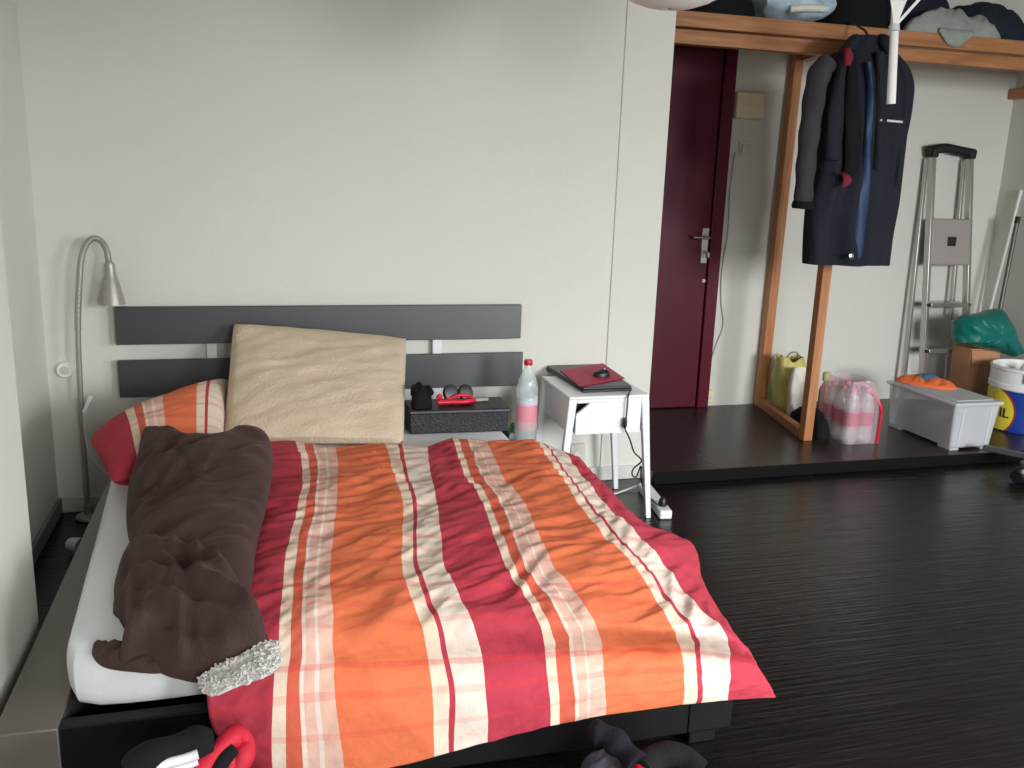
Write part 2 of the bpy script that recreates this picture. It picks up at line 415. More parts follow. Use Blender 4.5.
for i, w in enumerate(WINS):
    fr = MB(); t = .05
    fr.box(w[0], w[0]+t, REAR-.09, REAR-.03, w[2], w[3]); fr.box(w[1]-t, w[1], REAR-.09, REAR-.03, w[2], w[3])
    fr.box(w[0]+t, w[1]-t, REAR-.09, REAR-.03, w[2], w[2]+t); fr.box(w[0]+t, w[1]-t, REAR-.09, REAR-.03, w[3]-t, w[3])
    struct(fr.build('window_%d' % (i+1), 'white_lacquer', smoothed=False))
struct(MB().box(XL, -.57, YB-.015, YB, 0, .07).build('baseboard_back', 'baseboard_paint', bevel=.004))
struct(MB().box(1.21, 1.885, YB-.023, YB-.008, 0, .07).build('baseboard_nightstand', 'baseboard_paint', bevel=.004))
struct(MB().box(XL, XL+.016, 2.52, YB-.015, 0, .07).build('baseboard_left', 'baseboard_grey', bevel=.004))
struct(MB().box(1.885, XR, 3.94, YA, 0, ZP).build('floor_platform', 'platform_boards', bevel=.004, loc=Vector((0,0,0))))

struct(MB().box(1.885, XR, 3.928, 3.94, 0, ZP).build('trim_3', 'edge_black', bevel=.003))

# door in the alcove
d = MB().box(1.93, 2.705, YA-.035, YA, ZP+.006, 2.25).build('door_1', 'door_paint', bevel=.004); struct(d)
dl = d.location
fr = MB().box(2.71, 2.79, YA-.05, YA, ZP, 2.29).box(1.89, 2.71, YA-.05, YA, 2.255, 2.29)
struct(fr.build('trim_2', 'door_paint', bevel=.005))
hz = 1.148
MB().box(2.655, 2.70, YA-.042, YA-.035, hz-.16, hz+.06).build('handle_plate', 'chrome', d, bevel=.004)
h = MB().tube([(2.678, YA-.04, hz), (2.678, YA-.085, hz), (2.66, YA-.095, hz+.001), (2.57, YA-.095, hz+.004)], .010, 12)
h.build('door_handle', 'chrome', d)
kk = MB().tube([(2.678, YA-.04, hz-.09), (2.678, YA-.075, hz-.09)], .011, 12); kk.box(2.672, 2.684, YA-.10, YA-.07, hz-.12, hz-.085)
kk.build('key', 'chrome', d, bevel=.002)
MB().tube([(2.69, YA-.036, .88), (2.69, YA-.041, .88)], .012, 14).build('door_knob_screw', 'chrome', d)

# wall fittings of the alcove
t = thing('doorbell_box', 'beige square doorbell box on the wall right of the dark red door', 'doorbell', (2.90, YA, 1.86))
MB().box(2.81, 3.00, YA-.05, YA-.001, 1.862, 2.02).build('housing', 'bell_beige', t, bevel=.012, seg=3)
MB().box(2.83, 2.98, YA-.054, YA-.049, 1.93, 1.945).build('sound_slot', 'bell_beige', t, bevel=.002)
t = thing('light_switch', 'small off white light switch below the beige doorbell box', 'switch', (2.905, YA, 1.64))
MB().box(2.87, 2.945, YA-.012, YA-.001, 1.645, 1.73).build('plate', 'switch_white', t, bevel=.004)
MB().box(2.885, 2.93, YA-.02, YA-.01, 1.662, 1.713).build('rocker', 'switch_white', t, bevel=.004)
pts = [(735, 152), (730, 190), (728, 230), (722, 270), (721, 300), (723, 325), (716, 345), (709, 368), (708, 388)]
w = MB().tube(crom([at(a, b, y=YA-.006) for a, b in pts], 6), .004, 8)
tag(w.build('wall_cable', 'cable_grey'), 'thin pale cable running down the wall beside the red door', 'cable')
t = thing('wall_socket', 'small yellowed wall socket near the platform beside the red door frame', 'socket', (2.83, YA, .1))
q = at(709, 393, y=YA-.02)
MB().box(q.x-.035, q.x+.035, YA-.03, YA-.001, .085, .17).build('socket_plate', 'bell_beige', t, bevel=.006)
MB().lathe([(.018, 0), (.018, .006), (.014, .008), (0, .008)], (q.x, YA-.03, .127), 16, (0, -1, 0)).build('socket_face', 'switch_white', t)

# ------------------------------------------------------------------ bed
bed = thing('bed', 'dark brown double bed with a two-slat headboard against the white wall', 'bed', (.31, 3.0, 0))
MB().box(-.57, -.44, 1.915, 4.0, .06, .30).build('side_rail', 'rail_sheen_stick_wood', bed, bevel=.004)
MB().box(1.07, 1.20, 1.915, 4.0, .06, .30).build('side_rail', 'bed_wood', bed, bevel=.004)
MB().box(-.44, 1.07, 1.915, 1.955, .06, .30).build('foot_board', 'bed_wood', bed, bevel=.004)
MB().box(-.44, 1.07, 3.93, 4.0, .12, .29).build('head_rail', 'bed_wood', bed, bevel=.004)
MB().box(-.43, 1.05, 2.2, 3.93, .24, .30).build('bed_base', 'bed_wood', bed, bevel=.004)
for z0, z1, x1 in ((.742, .902, 1.185), (.515, .675, 1.20)):
    MB().box(-.57, x1, 4.005, 4.025, z0, z1).build('headboard_slat', 'slat_wood', bed, bevel=.003)
for px in (212, 437):
    x = at(px, 350, y=4.03).x
    MB().box(x-.022, x+.022, 4.026, 4.05, .13, .88).build('headboard_bracket', 'white_metal', bed, bevel=.004)
for x in (-.505, 1.135):
    for y in (2.0, 3.93): MB().box(x-.04, x+.04, y-.05, y+.05, 0, .06).build('leg', 'bed_wood', bed, bevel=.004)

# mattress (lies a little askew in the frame)
ML = [(-.55, 3.955), (-.435, 1.962), (1.06, 1.968), (.955, 3.955)]
mb = MB(); N = 60; G = []
def rr(u): return u
def msurf():
    prof = []
    for k in range(9):
        a = math.pi*k/8; prof.append((math.sin(a), -math.cos(a)))
    zc, hz_, rd = .38, .078, .05
    c = Vector((sum(p[0] for p in ML)/4, sum(p[1] for p in ML)/4, 0))
    base = []
    per = []
    L4 = [Vector((p[0], p[1], 0)) for p in ML]
    for i in range(4):
        a, b = L4[i], L4[(i+1) % 4]
        for k in range(24): per.append(a.lerp(b, (k+.0)/24))
    # rounded corners
    def rnd(p):
        q = p.copy()
        for s in L4:
            dd = (p-s).length
            if dd < .08: q += (c-s).normalized()*(.08-dd)*.42
        return q
    per = [rnd(p) for p in per]
    rows = []
    rows.append([Vector((p.x, p.y, .302)) + (c-p).normalized()*.03 for p in per])
    for k in range(11):
        a = math.pi*k/10
        off = (.035 if k > 5 else .012)*(1-math.sin(a))
        z = zc - hz_*math.cos(a)*.93
        rows.append([Vector((p.x, p.y, z+.004*noise.noise(Vector((p.x*7, p.y*7, k*.4)))))+(c-p).normalized()*off for p in per])
    for r in (.9, .75, .5, .25, .02):
        rows.append([Vector((c.x+(p.x-c.x)*r*.97, c.y+(p.y-c.y)*r*.97, .455+.004*noise.noise(Vector((p.x*r*6, p.y*r*6, 3))))) for p in per])
    m = MB(); o = m.grid(rows, closed=True); n = len(per)
    m.f.append(tuple(range(n))); m.f.append(tuple((len(rows)-1)*n+k for k in range(n)))
    return m
mt = msurf().build('mattress', 'sheet_cloth')
tag(mt, 'white sheeted mattress lying in the dark bed frame', 'mattress')

# duvet: control rows run from the head edge to the hem; columns are the edges of the stripes
cols = ['L','A','B','C','D','E','F','G','H','I']
def T(px, py, z): return at(px, py, z=z)
def Vt(px, py, y): return at(px, py, y=y)
rows = [
 [T(240,442,.50), T(295,443,.50), T(336,447,.50), T(384,444,.50), T(427,447,.50), T(452,440,.50), T(487,441,.50), T(534,440,.49), T(562,452,.47), T(577,458,.45)],
 [T(232,475,.51), T(302,474,.52), T(338,474,.53), T(392,472,.53), T(430,474,.53), T(462,472,.53), T(500,474,.53), T(557,474,.52), T(585,480,.49), T(602,482,.46)],
 [T(228,508,.51), T(298,506,.53), T(336,506,.54), T(402,506,.54), T(437,506,.54), T(481,506,.54), T(524,506,.54), T(578,508,.53), T(610,510,.50), T(640,520,.45)],
 [T(222,540,.50), T(290,538,.53), T(333,538,.54), T(401,538,.54), T(440,538,.55), T(492,538,.55), T(538,538,.55), T(606,540,.54), T(640,542,.51), T(690,543,.41)],
 [T(214,572,.49), T(284,568,.52), T(330,568,.53), T(401,568,.53), T(445,568,.54), T(504,568,.54), T(553,570,.54), T(632,570,.52), T(668,572,.47), T(702,582,.38)],
 [T(206,606,.49), T(281,602,.51), T(331,600,.52), T(408,598,.52), T(457,596,.52), T(522,596,.52), T(575,596,.52), T(652,598,.50), T(692,602,.46), T(722,615,.38)],
 [T(200,645,.47), T(278,640,.485), T(332,636,.485), T(421,632,.485), T(472,630,.485), T(538,628,.485), T(595,626,.485), T(672,628,.475), T(722,634,.43), T(745,645,.36)],
 [Vt(206,690,1.86), Vt(273,676,1.84), Vt(334,672,1.83), Vt(428,668,1.83), Vt(482,664,1.83), Vt(544,660,1.83), Vt(601,656,1.83), Vt(680,654,1.83), Vt(727,658,1.84), Vt(757,666,1.86)],
 [Vt(214,730,1.84), Vt(270,722,1.81), Vt(338,716,1.80), Vt(432,708,1.80), Vt(486,702,1.80), Vt(548,694,1.80), Vt(604,686,1.80), Vt(681,680,1.81), Vt(728,679,1.82), Vt(768,683,1.84)],
 [Vt(246,768,1.85), Vt(272,780,1.82), Vt(342,780,1.81), Vt(432,757,1.80), Vt(487,742,1.80), Vt(548,726,1.80), Vt(604,715,1.80), Vt(680,704,1.81), Vt(727,700,1.82), Vt(775,697,1.84)],
]
NU, NV = 30, 28
cols_f = []                                     # smooth along the length first
for j in range(10): cols_f.append(crom([rows[i][j] for i in range(len(rows))], NV))
n_r = len(cols_f[0]); DG = []; DU = []
vacc = 0
for i in range(n_r):
    line = [cols_f[j][i] for j in range(10)]
    if i: vacc += sum((cols_f[j][i]-cols_f[j][i-1]).length for j in (2, 5, 7))/3
    # columns: linear with many points, so the stripe edges stay where they are
    row = []; ur = []
    for j in range(9):
        n = 24 if j in (2, 4, 6) else 18
        for k in range(n):
            tt = k/n; row.append(line[j].lerp(line[j+1], tt)); ur.append((j+tt, vacc))
    row.append(line[9].copy()); ur.append((8.999, vacc)); DG.append(row); DU.append(ur)
m_r = len(DG[0])
for i in range(n_r):                             # puff and wrinkles
    hang = smooth((i/NV-5.6)/1.6)
    for j in range(m_r):
        u, v = DU[i][j]; p = DG[i][j]
        ed = min(1, u/.5, (9-u)/.5, (i+1)/12, (n_r-i)/12)
        base = Vector((u*.17, v, 0))
        w = fold(base, -.6, .30, .075, 3)*(.0095+.0035*smooth(v/1.0)) + fold(base, -.45, .16, .036, 8)*.0065*(.85-.15*smooth(v/1.6)) + noise.noise(base*4)*.013 + fold(base, .9, .35, .11, 5)*.005
        w *= (1-.35*hang)
        # the cloth is drawn into small puckers along the cream seams near the head
        w += .006*math.sin(v*70+u*3)*math.exp(-((u % 2-1)/.5)**2)*(1-smooth(v/1.2))
        w *= .35+.65*ed
        nrm = Vector((0, 0, 1)).lerp(Vector((0, -1, 0)), hang)
        side = smooth((u-8)/1)*.6
        nrm = (nrm+Vector((side, 0, 0))).normalized()
        DG[i][j] = p+nrm*w
        du = .035*noise.noise(Vector((u*3, v*9, 1)))
        if 0 < j < m_r-1: DU[i][j] = (max(0, min(8.999, u+du)), v)
mb = MB(); mb.grid(DG, DU)
dv = mb.build('duvet', 'checked_bedding', thick=.028)
tag(dv, 'crumpled orange, red and cream checked duvet spread over the bed', 'duvet')

# orange pillow, head end left, its red end over the side of the bed
A = at(128, 478, z=.47); B_ = at(300, 470, z=.50); C_ = Vector((.05, 3.93, .60)); D_ = at(97, 438, z=.545)
D_ = at(86, 438, z=.56); C_ = Vector((-.12, 3.93, .61)); A = at(112, 484, z=.54); B_ = Vector((-.13, 3.15, .53))
ps = pillow(A, B_, C_, D_, .20, amp=.008, seed=5, pinch=.035, rnd_=.05, nrm=Vector((0, -.25, 1)).normalized(), uvf=lambda u, v: (u*3.75+.2, v*.7))
tag(ps.build('striped_pillow', 'checked_bedding', weld=True), 'orange and red checked pillow at the left of the headboard', 'pillow')
# beige cushion leaning on the headboard
n_ = Vector((0, -.8, .6)).normalized()
A = at(222, 444, z=.478); B_ = at(404, 444, z=.478); C_ = at(407, 338, y=3.95); D_ = at(233, 323, y=3.93)
be = pillow(A, B_, C_, D_, .15, amp=.014, seed=12, sharp=.38, nrm=n_, pinch=.01, rnd_=.015)
tag(be.build('beige_cushion', 'beige_plush', weld=True), 'square beige plush cushion leaning on the headboard', 'cushion')

# brown fleece blanket
bl = thing('fleece_blanket', 'dark brown fleece blanket folded and bunched on the left of the bed', 'blanket', at(195, 560, z=.47))
up = [(145,434,.62),(172,438,.635),(200,443,.63),(226,440,.63),(248,434,.62),(268,440,.60),(273,462,.585),(268,500,.555),(256,550,.53),(247,596,.52),(200,612,.505),(150,598,.49),(138,568,.49),(127,530,.49),(128,492,.535),(137,462,.585)]
hp = heap([at(a, b, z=c) for a, b, c in up], .06, ang=.75, ln=.4, wd=.10, amp=.012, amp2=.014, seed=21, p=7, rings=60, seg=220)
hp.build('folded_end', 'brown_fleece', bl)
lo = [(122,572,.47),(160,560,.48),(205,575,.50),(240,602,.53),(268,640,.52),(236,662,.49),(203,682,.45),(178,678,.455),(150,668,.457),(120,668,.457),(128,640,.457),(114,605,.457)]
hp = heap([at(a, b, z=c) for a, b, c in lo], .10, ang=-.9, ln=.35, wd=.085, amp=.022, amp2=.036, seed=33, p=2.6, rings=64, seg=240, centre=at(185, 612, z=.47), edge=.02)
hp.build('bunched_end', 'brown_fleece', bl)
fl = [(95,645,.457),(103,662,.457),(122,654,.457),(140,640,.457),(160,650,.457),(165,672,.456),(130,672,.457),(103,667,.457),(92,655,.457)]
hp = heap([at(a, b, z=c) for a, b, c in fl], .025, ang=.4, ln=.2, wd=.05, amp=.01, amp2=.012, seed=3, p=2.5, rings=24, seg=110)
hp.build('loose_corner', 'brown_fleece', bl)
sh = [(202,680,.462),(236,664,.485),(272,645,.51),(280,652,.515),(277,671,.50),(240,686,.48),(210,696,.46)]
hp = heap([at(a, b, z=c) for a, b, c in sh], .016, ang=.5, ln=.1, wd=.03, amp=.005, amp2=0, seed=9, p=7, rings=24, seg=260, edge=.014, efreq=60)
vs_ = [v.copy() for v in hp.v[:24*260]]                # woolly tufts all over the lining
for k in range(520):
    p = R_.choice(vs_[260*6:]) if k % 3 else vs_[260*23+R_.randrange(260)]
    d_ = Vector((R_.uniform(-1, 1), R_.uniform(-1.4, .4), R_.uniform(.0, .8))).normalized()
    L_ = R_.uniform(.007, .013); hp.tube([p-d_*.004, p+d_*L_*.6, p+d_*L_+Vector((0, 0, -.002))], [.0034, .0028, .0012], 5)
o = hp.build('fleece_lining', 'sherpa', bl); o['label'] = 'cream woolly lining turned out at the hem'

# black case on the mattress with the things on it
cs = thing('case', 'black textured case lying on the mattress in front of the headboard', 'case', (.77, 3.72, .46))
MB().hexa([(.58,3.56,.46),(.985,3.545,.46),(.995,3.73,.46),(.58,3.73,.46)], [(.58,3.56,.545),(.985,3.545,.545),(.995,3.73,.545),(.58,3.73,.545)]).build('body', 'black_leatherette', cs, bevel=.006)
MB().hexa([(.575,3.55,.545),(.995,3.535,.545),(1.005,3.74,.545),(.575,3.74,.545)], [(.58,3.555,.56),(.99,3.54,.56),(1.0,3.735,.56),(.58,3.735,.56)]).build('lid', 'black_plastic', cs, bevel=.004)
g = thing('goggles', 'black goggles with a red strap lying on the black case', 'goggles', (.72, 3.68, .56))
for px, r in ((447, .032), (461, .03)):
    c = at(px, 402, y=3.665)
    MB().lathe([(.02,-.012),(r,-.012),(r+.006,0),(r,.012),(.022,.014),(0,.014)], (c.x, c.y, .600), 22, (.25,-1,.35)).build('lens_cup', 'black_plastic', g)
st = [at(434,407,y=3.61), at(437,402,y=3.61), at(438,400,y=3.61), at(448,406,y=3.61), at(462,407,y=3.61), at(470,407,y=3.63)]
st = [Vector((p.x, p.y, max(p.z, .575)+.001)) for p in st]
b2 = MB(); cc = crom(st, 6)
b2.tube(cc, .010, 10); b2.tube([Vector((p.x*.96+.035, p.y+.035, .584+.012*math.sin(i*.35))) for i, p in enumerate(cc)], .008, 10)
b2.build('strap', 'red_plastic', g)
g = thing('glove', 'small crumpled black glove at the left end of the black case', 'glove', (.61, 3.66, .56))
hp = heap([(.60,3.58,.562),(.65,3.575,.562),(.68,3.61,.562),(.67,3.68,.562),(.64,3.70,.562),(.60,3.66,.562)], .07, amp=.018, wd=.03, ln=.1, seed=4, rings=14, seg=60, p=2)
hp.build('palm', 'black_cloth', g)
for k in range(4):
    MB().tube(crom([(.61+.016*k, 3.66, .60), (.61+.018*k, 3.64, .635+.012*math.sin(k*2)), (.62+.018*k, 3.60, .615)], 5), [.013]*10+[.009], 10).build('finger', 'black_cloth', g)
t = thing('pen_case', 'flat grey slim case at the right end of the black case', 'pen case', (.87, 3.67, .56))
MB().hexa([(.80,3.64,.561),(.93,3.66,.561),(.925,3.70,.561),(.795,3.68,.561)], [(.80,3.64,.575),(.93,3.66,.575),(.925,3.70,.575),(.795,3.68,.575)]).build('shell', 'ladder_grey', t, bevel=.005)
MB().hexa([(.82,3.639,.567),(.86,3.645,.567),(.86,3.652,.567),(.82,3.646,.567)], [(.82,3.639,.572),(.86,3.645,.572),(.86,3.652,.572),(.82,3.646,.572)]).build('clip', 'red_plastic', t)

for o_ in (cs, g, bpy.data.objects['goggles'], t): o_.location.y -= .10; o_.location.x -= .005
# bottles
def bottle(name, label, c, h, r, lab, cap, fill=.2, group=None, labz=(.34, .52)):
    c = Vector(c); t = thing(name, label, 'bottle', c, group)
    prof = [(r*.8,0),(r*.97,.012),(r,.03),(r,h*.30),(r*.93,h*.33),(r*.93,h*.53),(r,h*.56),(r*.97,h*.62),(r*.98,h*.68),(r*.8,h*.78),(r*.5,h*.87),(r*.33,h*.915),(r*.3,h*.95)]
    MB().lathe(prof, c, 28).build('body', 'bottle_plastic', t)
    MB().lathe([(r*.95,h*labz[0]),(r*.955,h*labz[0]+.001),(r*.955,h*labz[1]),(r*.95,h*labz[1]+.001)], c, 28).build('paper_label', lab, t)
    MB().lathe([(r*.36,h*.94),(r*.38,h*.945),(r*.38,h*.99),(r*.34,h),(0,h)], c, 20).build('cap', cap, t)
    return t
t = bottle('plastic_bottle', 'clear plastic water bottle with red cap and pink label beside the headboard', (1.14, 3.72, .301), .40, .050, 'label_pink', 'red_plastic', labz=(.22, .50))
c = t.location
MB().lathe([(.0485,.20),(.049,.201),(.049,.235),(.0485,.236)], c, 28).build('label_band', 'label_white', t)
MB().lathe([(.036,.004),(.043,.012),(.044,.06),(0,.06)], c, 24).build('water', 'water', t)
g = thing('small_bottle', 'small green bottle lying on the bed frame beside the plastic bottle', 'bottle', (1.115, 3.9, .30))
MB().lathe([(0,0),(.024,.002),(.027,.01),(.027,.10),(.012,.125),(.011,.14)], (1.15, 3.94, .328), 20, (-.35, -1, 0)).build('body', 'green_glass', g)
MB().lathe([(.014,.138),(.014,.165),(.010,.168),(0,.168)], (1.15, 3.94, .328), 18, (-.35, -1, 0)).build('cap', 'white_metal', g)

# ------------------------------------------------------------------ reading lamp on the left
lp = thing('floor_lamp', 'silver gooseneck floor lamp left of the headboard', 'lamp', (-.714, 3.98, 0))
path = crom([at(a, b, y=3.98) for a, b in ((88,508),(82,420),(78,330),(79.5,280),(81.5,258),(86,245),(93,238.5),(101,241),(106.5,250),(109,263))], 6)
cut = 13
MB().tube(path[:cut], .011, 14).build('pole', 'lamp_metal', lp)
gp = path[cut-1:]
mbn = MB()
fine = crom(gp, 6)
mbn.tube(fine, [.0125+.0005*math.sin(i*1.9) for i in range(len(fine))], 14); mbn.build('gooseneck', 'lamp_metal', lp)
c = at(109.5, 262, y=3.98); dx = Vector((.012, 0, -1)).normalized()
shd = MB().lathe([(0,0),(.017,.002),(.020,.012),(.022,.052),(.027,.064),(.047,.16),(.050,.172),(.047,.172),(.023,.07),(.0,.066)], c, 30, dx)
shd = shd.build('lamp_shade', 'lamp_metal', lp)
MB().lathe([(.0,.08),(.016,.085),(.024,.12),(.02,.14),(0,.15)], c, 20, dx).build('bulb', 'paper_white', shd)
MB().lathe([(.05,0),(.055,.006),(.05,.016),(.02,.024),(.016,.06),(0,.06)], (-.716, 3.965, 0), 30).build('base', 'lamp_metal', lp)
t = thing('lamp_cable', 'white lamp cable with inline switch hanging behind the striped pillow', 'cable', at(90, 440, y=3.93))
MB().tube(crom([at(a, b, y=3.95) for a, b in ((84,412),(85,430),(88,448),(95,462),(106,474),(118,480))], 6), .005, 8).build('cord', 'cable_white', t)
MB().bar(at(84,413,y=3.95), at(91,396,y=3.95), .018, .016, (0,1,0)).build('inline_switch', 'white_lacquer', t, bevel=.004)
t = thing('dimmer_switch', 'round white dimmer knob on the wall left of the lamp pole', 'dimmer', at(66, 369, y=YB))
c = at(66, 369, y=YB-.001)
MB().lathe([(.030,0),(.034,.004),(.034,.02),(.03,.026),(0,.026)], c, 26, (0,-1,0)).build('housing', 'paper_white', t)
MB().lathe([(.016,.024),(.016,.032),(.013,.035),(0,.035)], c, 18, (0,-1,0)).build('dial', 'switch_white', t)
t = thing('plastic_cup', 'small white plastic cup lying on the floor between bed and left wall', 'cup', (-.70, 3.55, 0))
MB().lathe([(0,.0),(.026,.001),(.027,.006),(.034,.062),(.036,.064),(.033,.06),(.024,.01),(0,.008)], (-.725, 3.60, .036), 26, (.75, -.6, .05)).build('body', 'tub_white', t)

# ------------------------------------------------------------------ nightstand
ns = thing('nightstand', 'white metal nightstand on tapered legs beside the bed', 'nightstand', (1.45, 3.73, 0))
x0, x1, y0, y1, zt = 1.27, 1.64, 3.525, 3.93, .575
MB().box(x0, x1, y0, y1, zt-.014, zt).build('top', 'white_lacquer', ns, bevel=.004)
MB().box(x0+.012, x0+.022, y0+.02, y1, zt-.17, zt-.014).build('side_panel', 'white_lacquer', ns, bevel=.002)
MB().box(x1-.022, x1-.012, y0+.02, y1, zt-.17, zt-.014).build('side_panel', 'white_lacquer', ns, bevel=.002)
MB().box(x0+.022, x1-.022, y1-.012, y1-.002, zt-.17, zt-.014).build('back_panel', 'white_lacquer', ns, bevel=.002)
dr = MB()                                        # drawer front with the cut corner as a pull
fx0, fx1, fz0, fz1, fy = x0+.036, x1-.034, zt-.17, zt-.03, y0+.004
poly = [(fx0, fz0), (fx1, fz0), (fx1, fz1), (fx0+.062, fz1), (fx0, fz1-.05)]
n = len(poly); dr.add([(a, fy, b) for a, b in poly]+[(a, fy+.014, b) for a, b in poly], [tuple(range(n)), tuple(range(2*n-1, n-1, -1))]+[(i, i+n, (i+1) % n+n, (i+1) % n) for i in range(n)])
dr = dr.build('drawer_front', 'white_lacquer', ns, smoothed=False)
MB().box(fx0+.002, fx1-.002, fy+.02, y1-.02, fz0+.004, fz0+.012).box(fx0+.002, fx1-.002, fy+.05, fy+.06, fz0+.012, fz1-.004).build('drawer_inside', 'black_plastic', dr)
for sx, xe, sp in ((1, x0, -.045), (-1, x1, .045)):
    for ye, k in ((y0, -1), (y1-.03, .4)):
        t_, b_ = .036, .024
        xa = xe; xb = xe+sp
        top = [(xa, ye, zt-.014), (xa+sx*t_, ye, zt-.014), (xa+sx*t_, ye+.03, zt-.014), (xa, ye+.03, zt-.014)]
        bot = [(xb, ye+k*.01, 0), (xb+sx*b_, ye+k*.01, 0), (xb+sx*b_, ye+k*.01+.024, 0), (xb, ye+k*.01+.024, 0)]
        if sx < 0: top = [top[1], top[0], top[3], top[2]]; bot = [bot[1], bot[0], bot[3], bot[2]]
        MB().hexa(bot, top).build('leg', 'white_lacquer', ns, bevel=.003)
MB().box(x0+.036, x1-.036, y0, y0+.02, zt-.03, zt-.014).build('front_rail', 'white_lacquer', ns, bevel=.002)
# laptop, mouse pad, mouse
zl = zt
def quad(px, z): return [at(a, b, z=z) for a, b in px]
lq = quad([(583,393),(632,391),(598,366),(546,370)], zl)
def lift(q, z): return [Vector((p.x, p.y, z)) for p in q]
def shrink(q, k): c = sum(q, Vector())/len(q); return [c+(p-c)*k for p in q]
lt = thing('laptop', 'closed black laptop lying on top of the white nightstand', 'laptop', sum(lq, Vector())/4)
MB().hexa(lift(lq, zl), lift(lq, zl+.013)).build('base', 'black_plastic', lt, bevel=.003)
MB().hexa(lift(shrink(lq, .99), zl+.014), lift(shrink(lq, .985), zl+.023)).build('lid', 'screen_black', lt, bevel=.003)
mq = [at(a, b, z=zl+.023) for a, b in ((580,387),(625,379),(603,364),(560,371))]
tag(MB().hexa(lift(mq, zl+.0235), lift(mq, zl+.027)).build('mouse_pad', 'mat_red', bevel=.002), 'dark red mouse pad on the black laptop', 'mouse pad')
c = at(601, 376, z=zl+.027); ms = thing('computer_mouse', 'small black computer mouse on the red mouse pad', 'mouse', c)
mbm = MB(); G = []
for i in range(9):
    a = math.pi/2*i/8; row = []
    for k in range(24):
        t_ = 2*math.pi*k/24; r = math.cos(a)**.6
        row.append(Vector((c.x+.042*r*math.cos(t_), c.y+.030*r*math.sin(t_), zl+.0275+.03*math.sin(a)*(1+.15*math.cos(t_)))))
    G.append(row)
mbm.grid(G, closed=True); mbm.f.append(tuple(range(24))); mbm.build('shell', 'black_plastic', ms)
MB().lathe([(.004,-.003),(.007,-.003),(.007,.003),(.004,.003)], (c.x+.014, c.y-.004, zl+.056), 16, (0,1,0)).build('scroll_wheel', 'chrome', ms)
# charger cable and power strip
pc = thing('laptop_charger_cable', 'black laptop cable hanging down the front of the white nightstand', 'cable', at(628, 440, y=3.5))
yy = y0-.012
MB().tube(crom([at(630,390,z=zl+.012), at(628,397,y=yy), at(627,410,y=yy), at(626,420,y=yy)], 6), .0035, 8).build('cord', 'black_plastic', pc)
MB().tube(crom([at(625,418,y=yy), at(625,421,y=yy), at(624.5,428,y=yy)], 3), [.007,.009,.009,.010,.010,.010,.006], 12).build('ferrite_bead', 'black_plastic', pc)
MB().tube(crom([at(624.5,428,y=yy), at(630,440,y=yy), at(634,452,y=yy+.03), at(640,458,y=yy+.06), at(641,462,y=yy+.06), at(634,468,y=yy+.07), at(632,474,y=yy+.07), at(636,477,y=yy+.07), at(641,466,y=yy+.06), at(641,478,y=yy+.06), at(645,492,y=yy+.07), at(652,500,y=yy+.09), at(658,505,z=.06)], 6), .0035, 8).build('cord', 'black_plastic', pc)
sa, sb = at(640, 487, z=.02), at(662, 516, z=.02)
ps_ = thing('power_strip', 'white power strip on the floor beside the nightstand leg', 'power strip', ((sa.x+sb.x)/2+.03, (sa.y+sb.y)/2, 0))
off = Vector((.02, 0, 0)); sa += off; sb += off
hs_ = MB().bar(Vector((sa.x, sa.y, .022)), Vector((sb.x, sb.y, .022)), .058, .042).build('housing', 'white_lacquer', ps_, bevel=.008, seg=3)
dd = (sb-sa); 
for k in (.2, .42, .64):
    c = sa+dd*k; MB().lathe([(.020,.0425),(.022,.0445),(.018,.0445),(.017,.038),(0,.038)], (c.x, c.y, 0), 20).build('socket', 'white_metal', hs_)
c = sa+dd*.83
MB().lathe([(.019,.044),(.02,.05),(.016,.075),(.008,.085),(0,.085)], (c.x, c.y, 0), 20).build('plug', 'black_plastic', ps_)
MB().tube(crom([(sa.x-.01, sa.y+.03, .02), (1.70, 3.86, .008), (1.63, 3.83, .006), (1.58, 3.86, .006), (1.56, 4.0, .02), (1.55, 4.02, .05)], 6), .005, 8).build('power_cord', 'cable_white', ps_)
t = thing('skirting_socket', 'white double wall socket low on the wall under the nightstand', 'socket', (1.50, YB, .1))
MB().box(1.47, 1.55, YB-.03, YB-.001, .09, .20).build('socket_plate', 'switch_white', t, bevel=.006)
MB().lathe([(.022,0),(.022,.004),(.018,.004),(.017,-.004),(0,-.004)], (1.51, YB-.031, .145), 18, (0,-1,0)).build('socket_face', 'white_metal', t)

# ------------------------------------------------------------------ timber rack with shelf
rk = thing('timber_rack', 'orange pine clothes rack and shelf standing on the platform', 'rack', (3.1, 4.7, ZP))
f0 = at(808, 441, z=ZP); b0 = at(759, 406, z=ZP)
fx, fy_, bx, by_ = f0.x, f0.y+.01, b0.x+.01, 5.10
MB().bar((fx, fy_+.02, ZP), (fx+.02, 4.36, 2.22), .056, .056, (0,1,0)).build('post', 'pine_upright', rk, bevel=.003)
MB().bar((bx, by_, ZP), (3.185, by_, 2.27), .06, .06, (0,1,0)).build('post', 'pine_upright', rk, bevel=.003)
MB().bar((fx+.001, fy_+.06, ZP+.028), (bx-.002, by_-.03, ZP+.028), .05, .055).build('bottom_bar', 'pine_deep', rk, bevel=.003)
MB().box(1.89, XR-.005, 4.28, 4.305, 2.218, 2.29).build('front_beam', 'pine_long', rk, bevel=.003)
MB().box(1.89, XR-.005, 4.32, 4.38, 2.145, 2.212).build('lower_beam', 'pine_long', rk, bevel=.003)
MB().box(1.89, XR-.005, 4.306, YA-.005, 2.272, 2.29).build('shelf_board', 'pine_long', rk, bevel=.002)
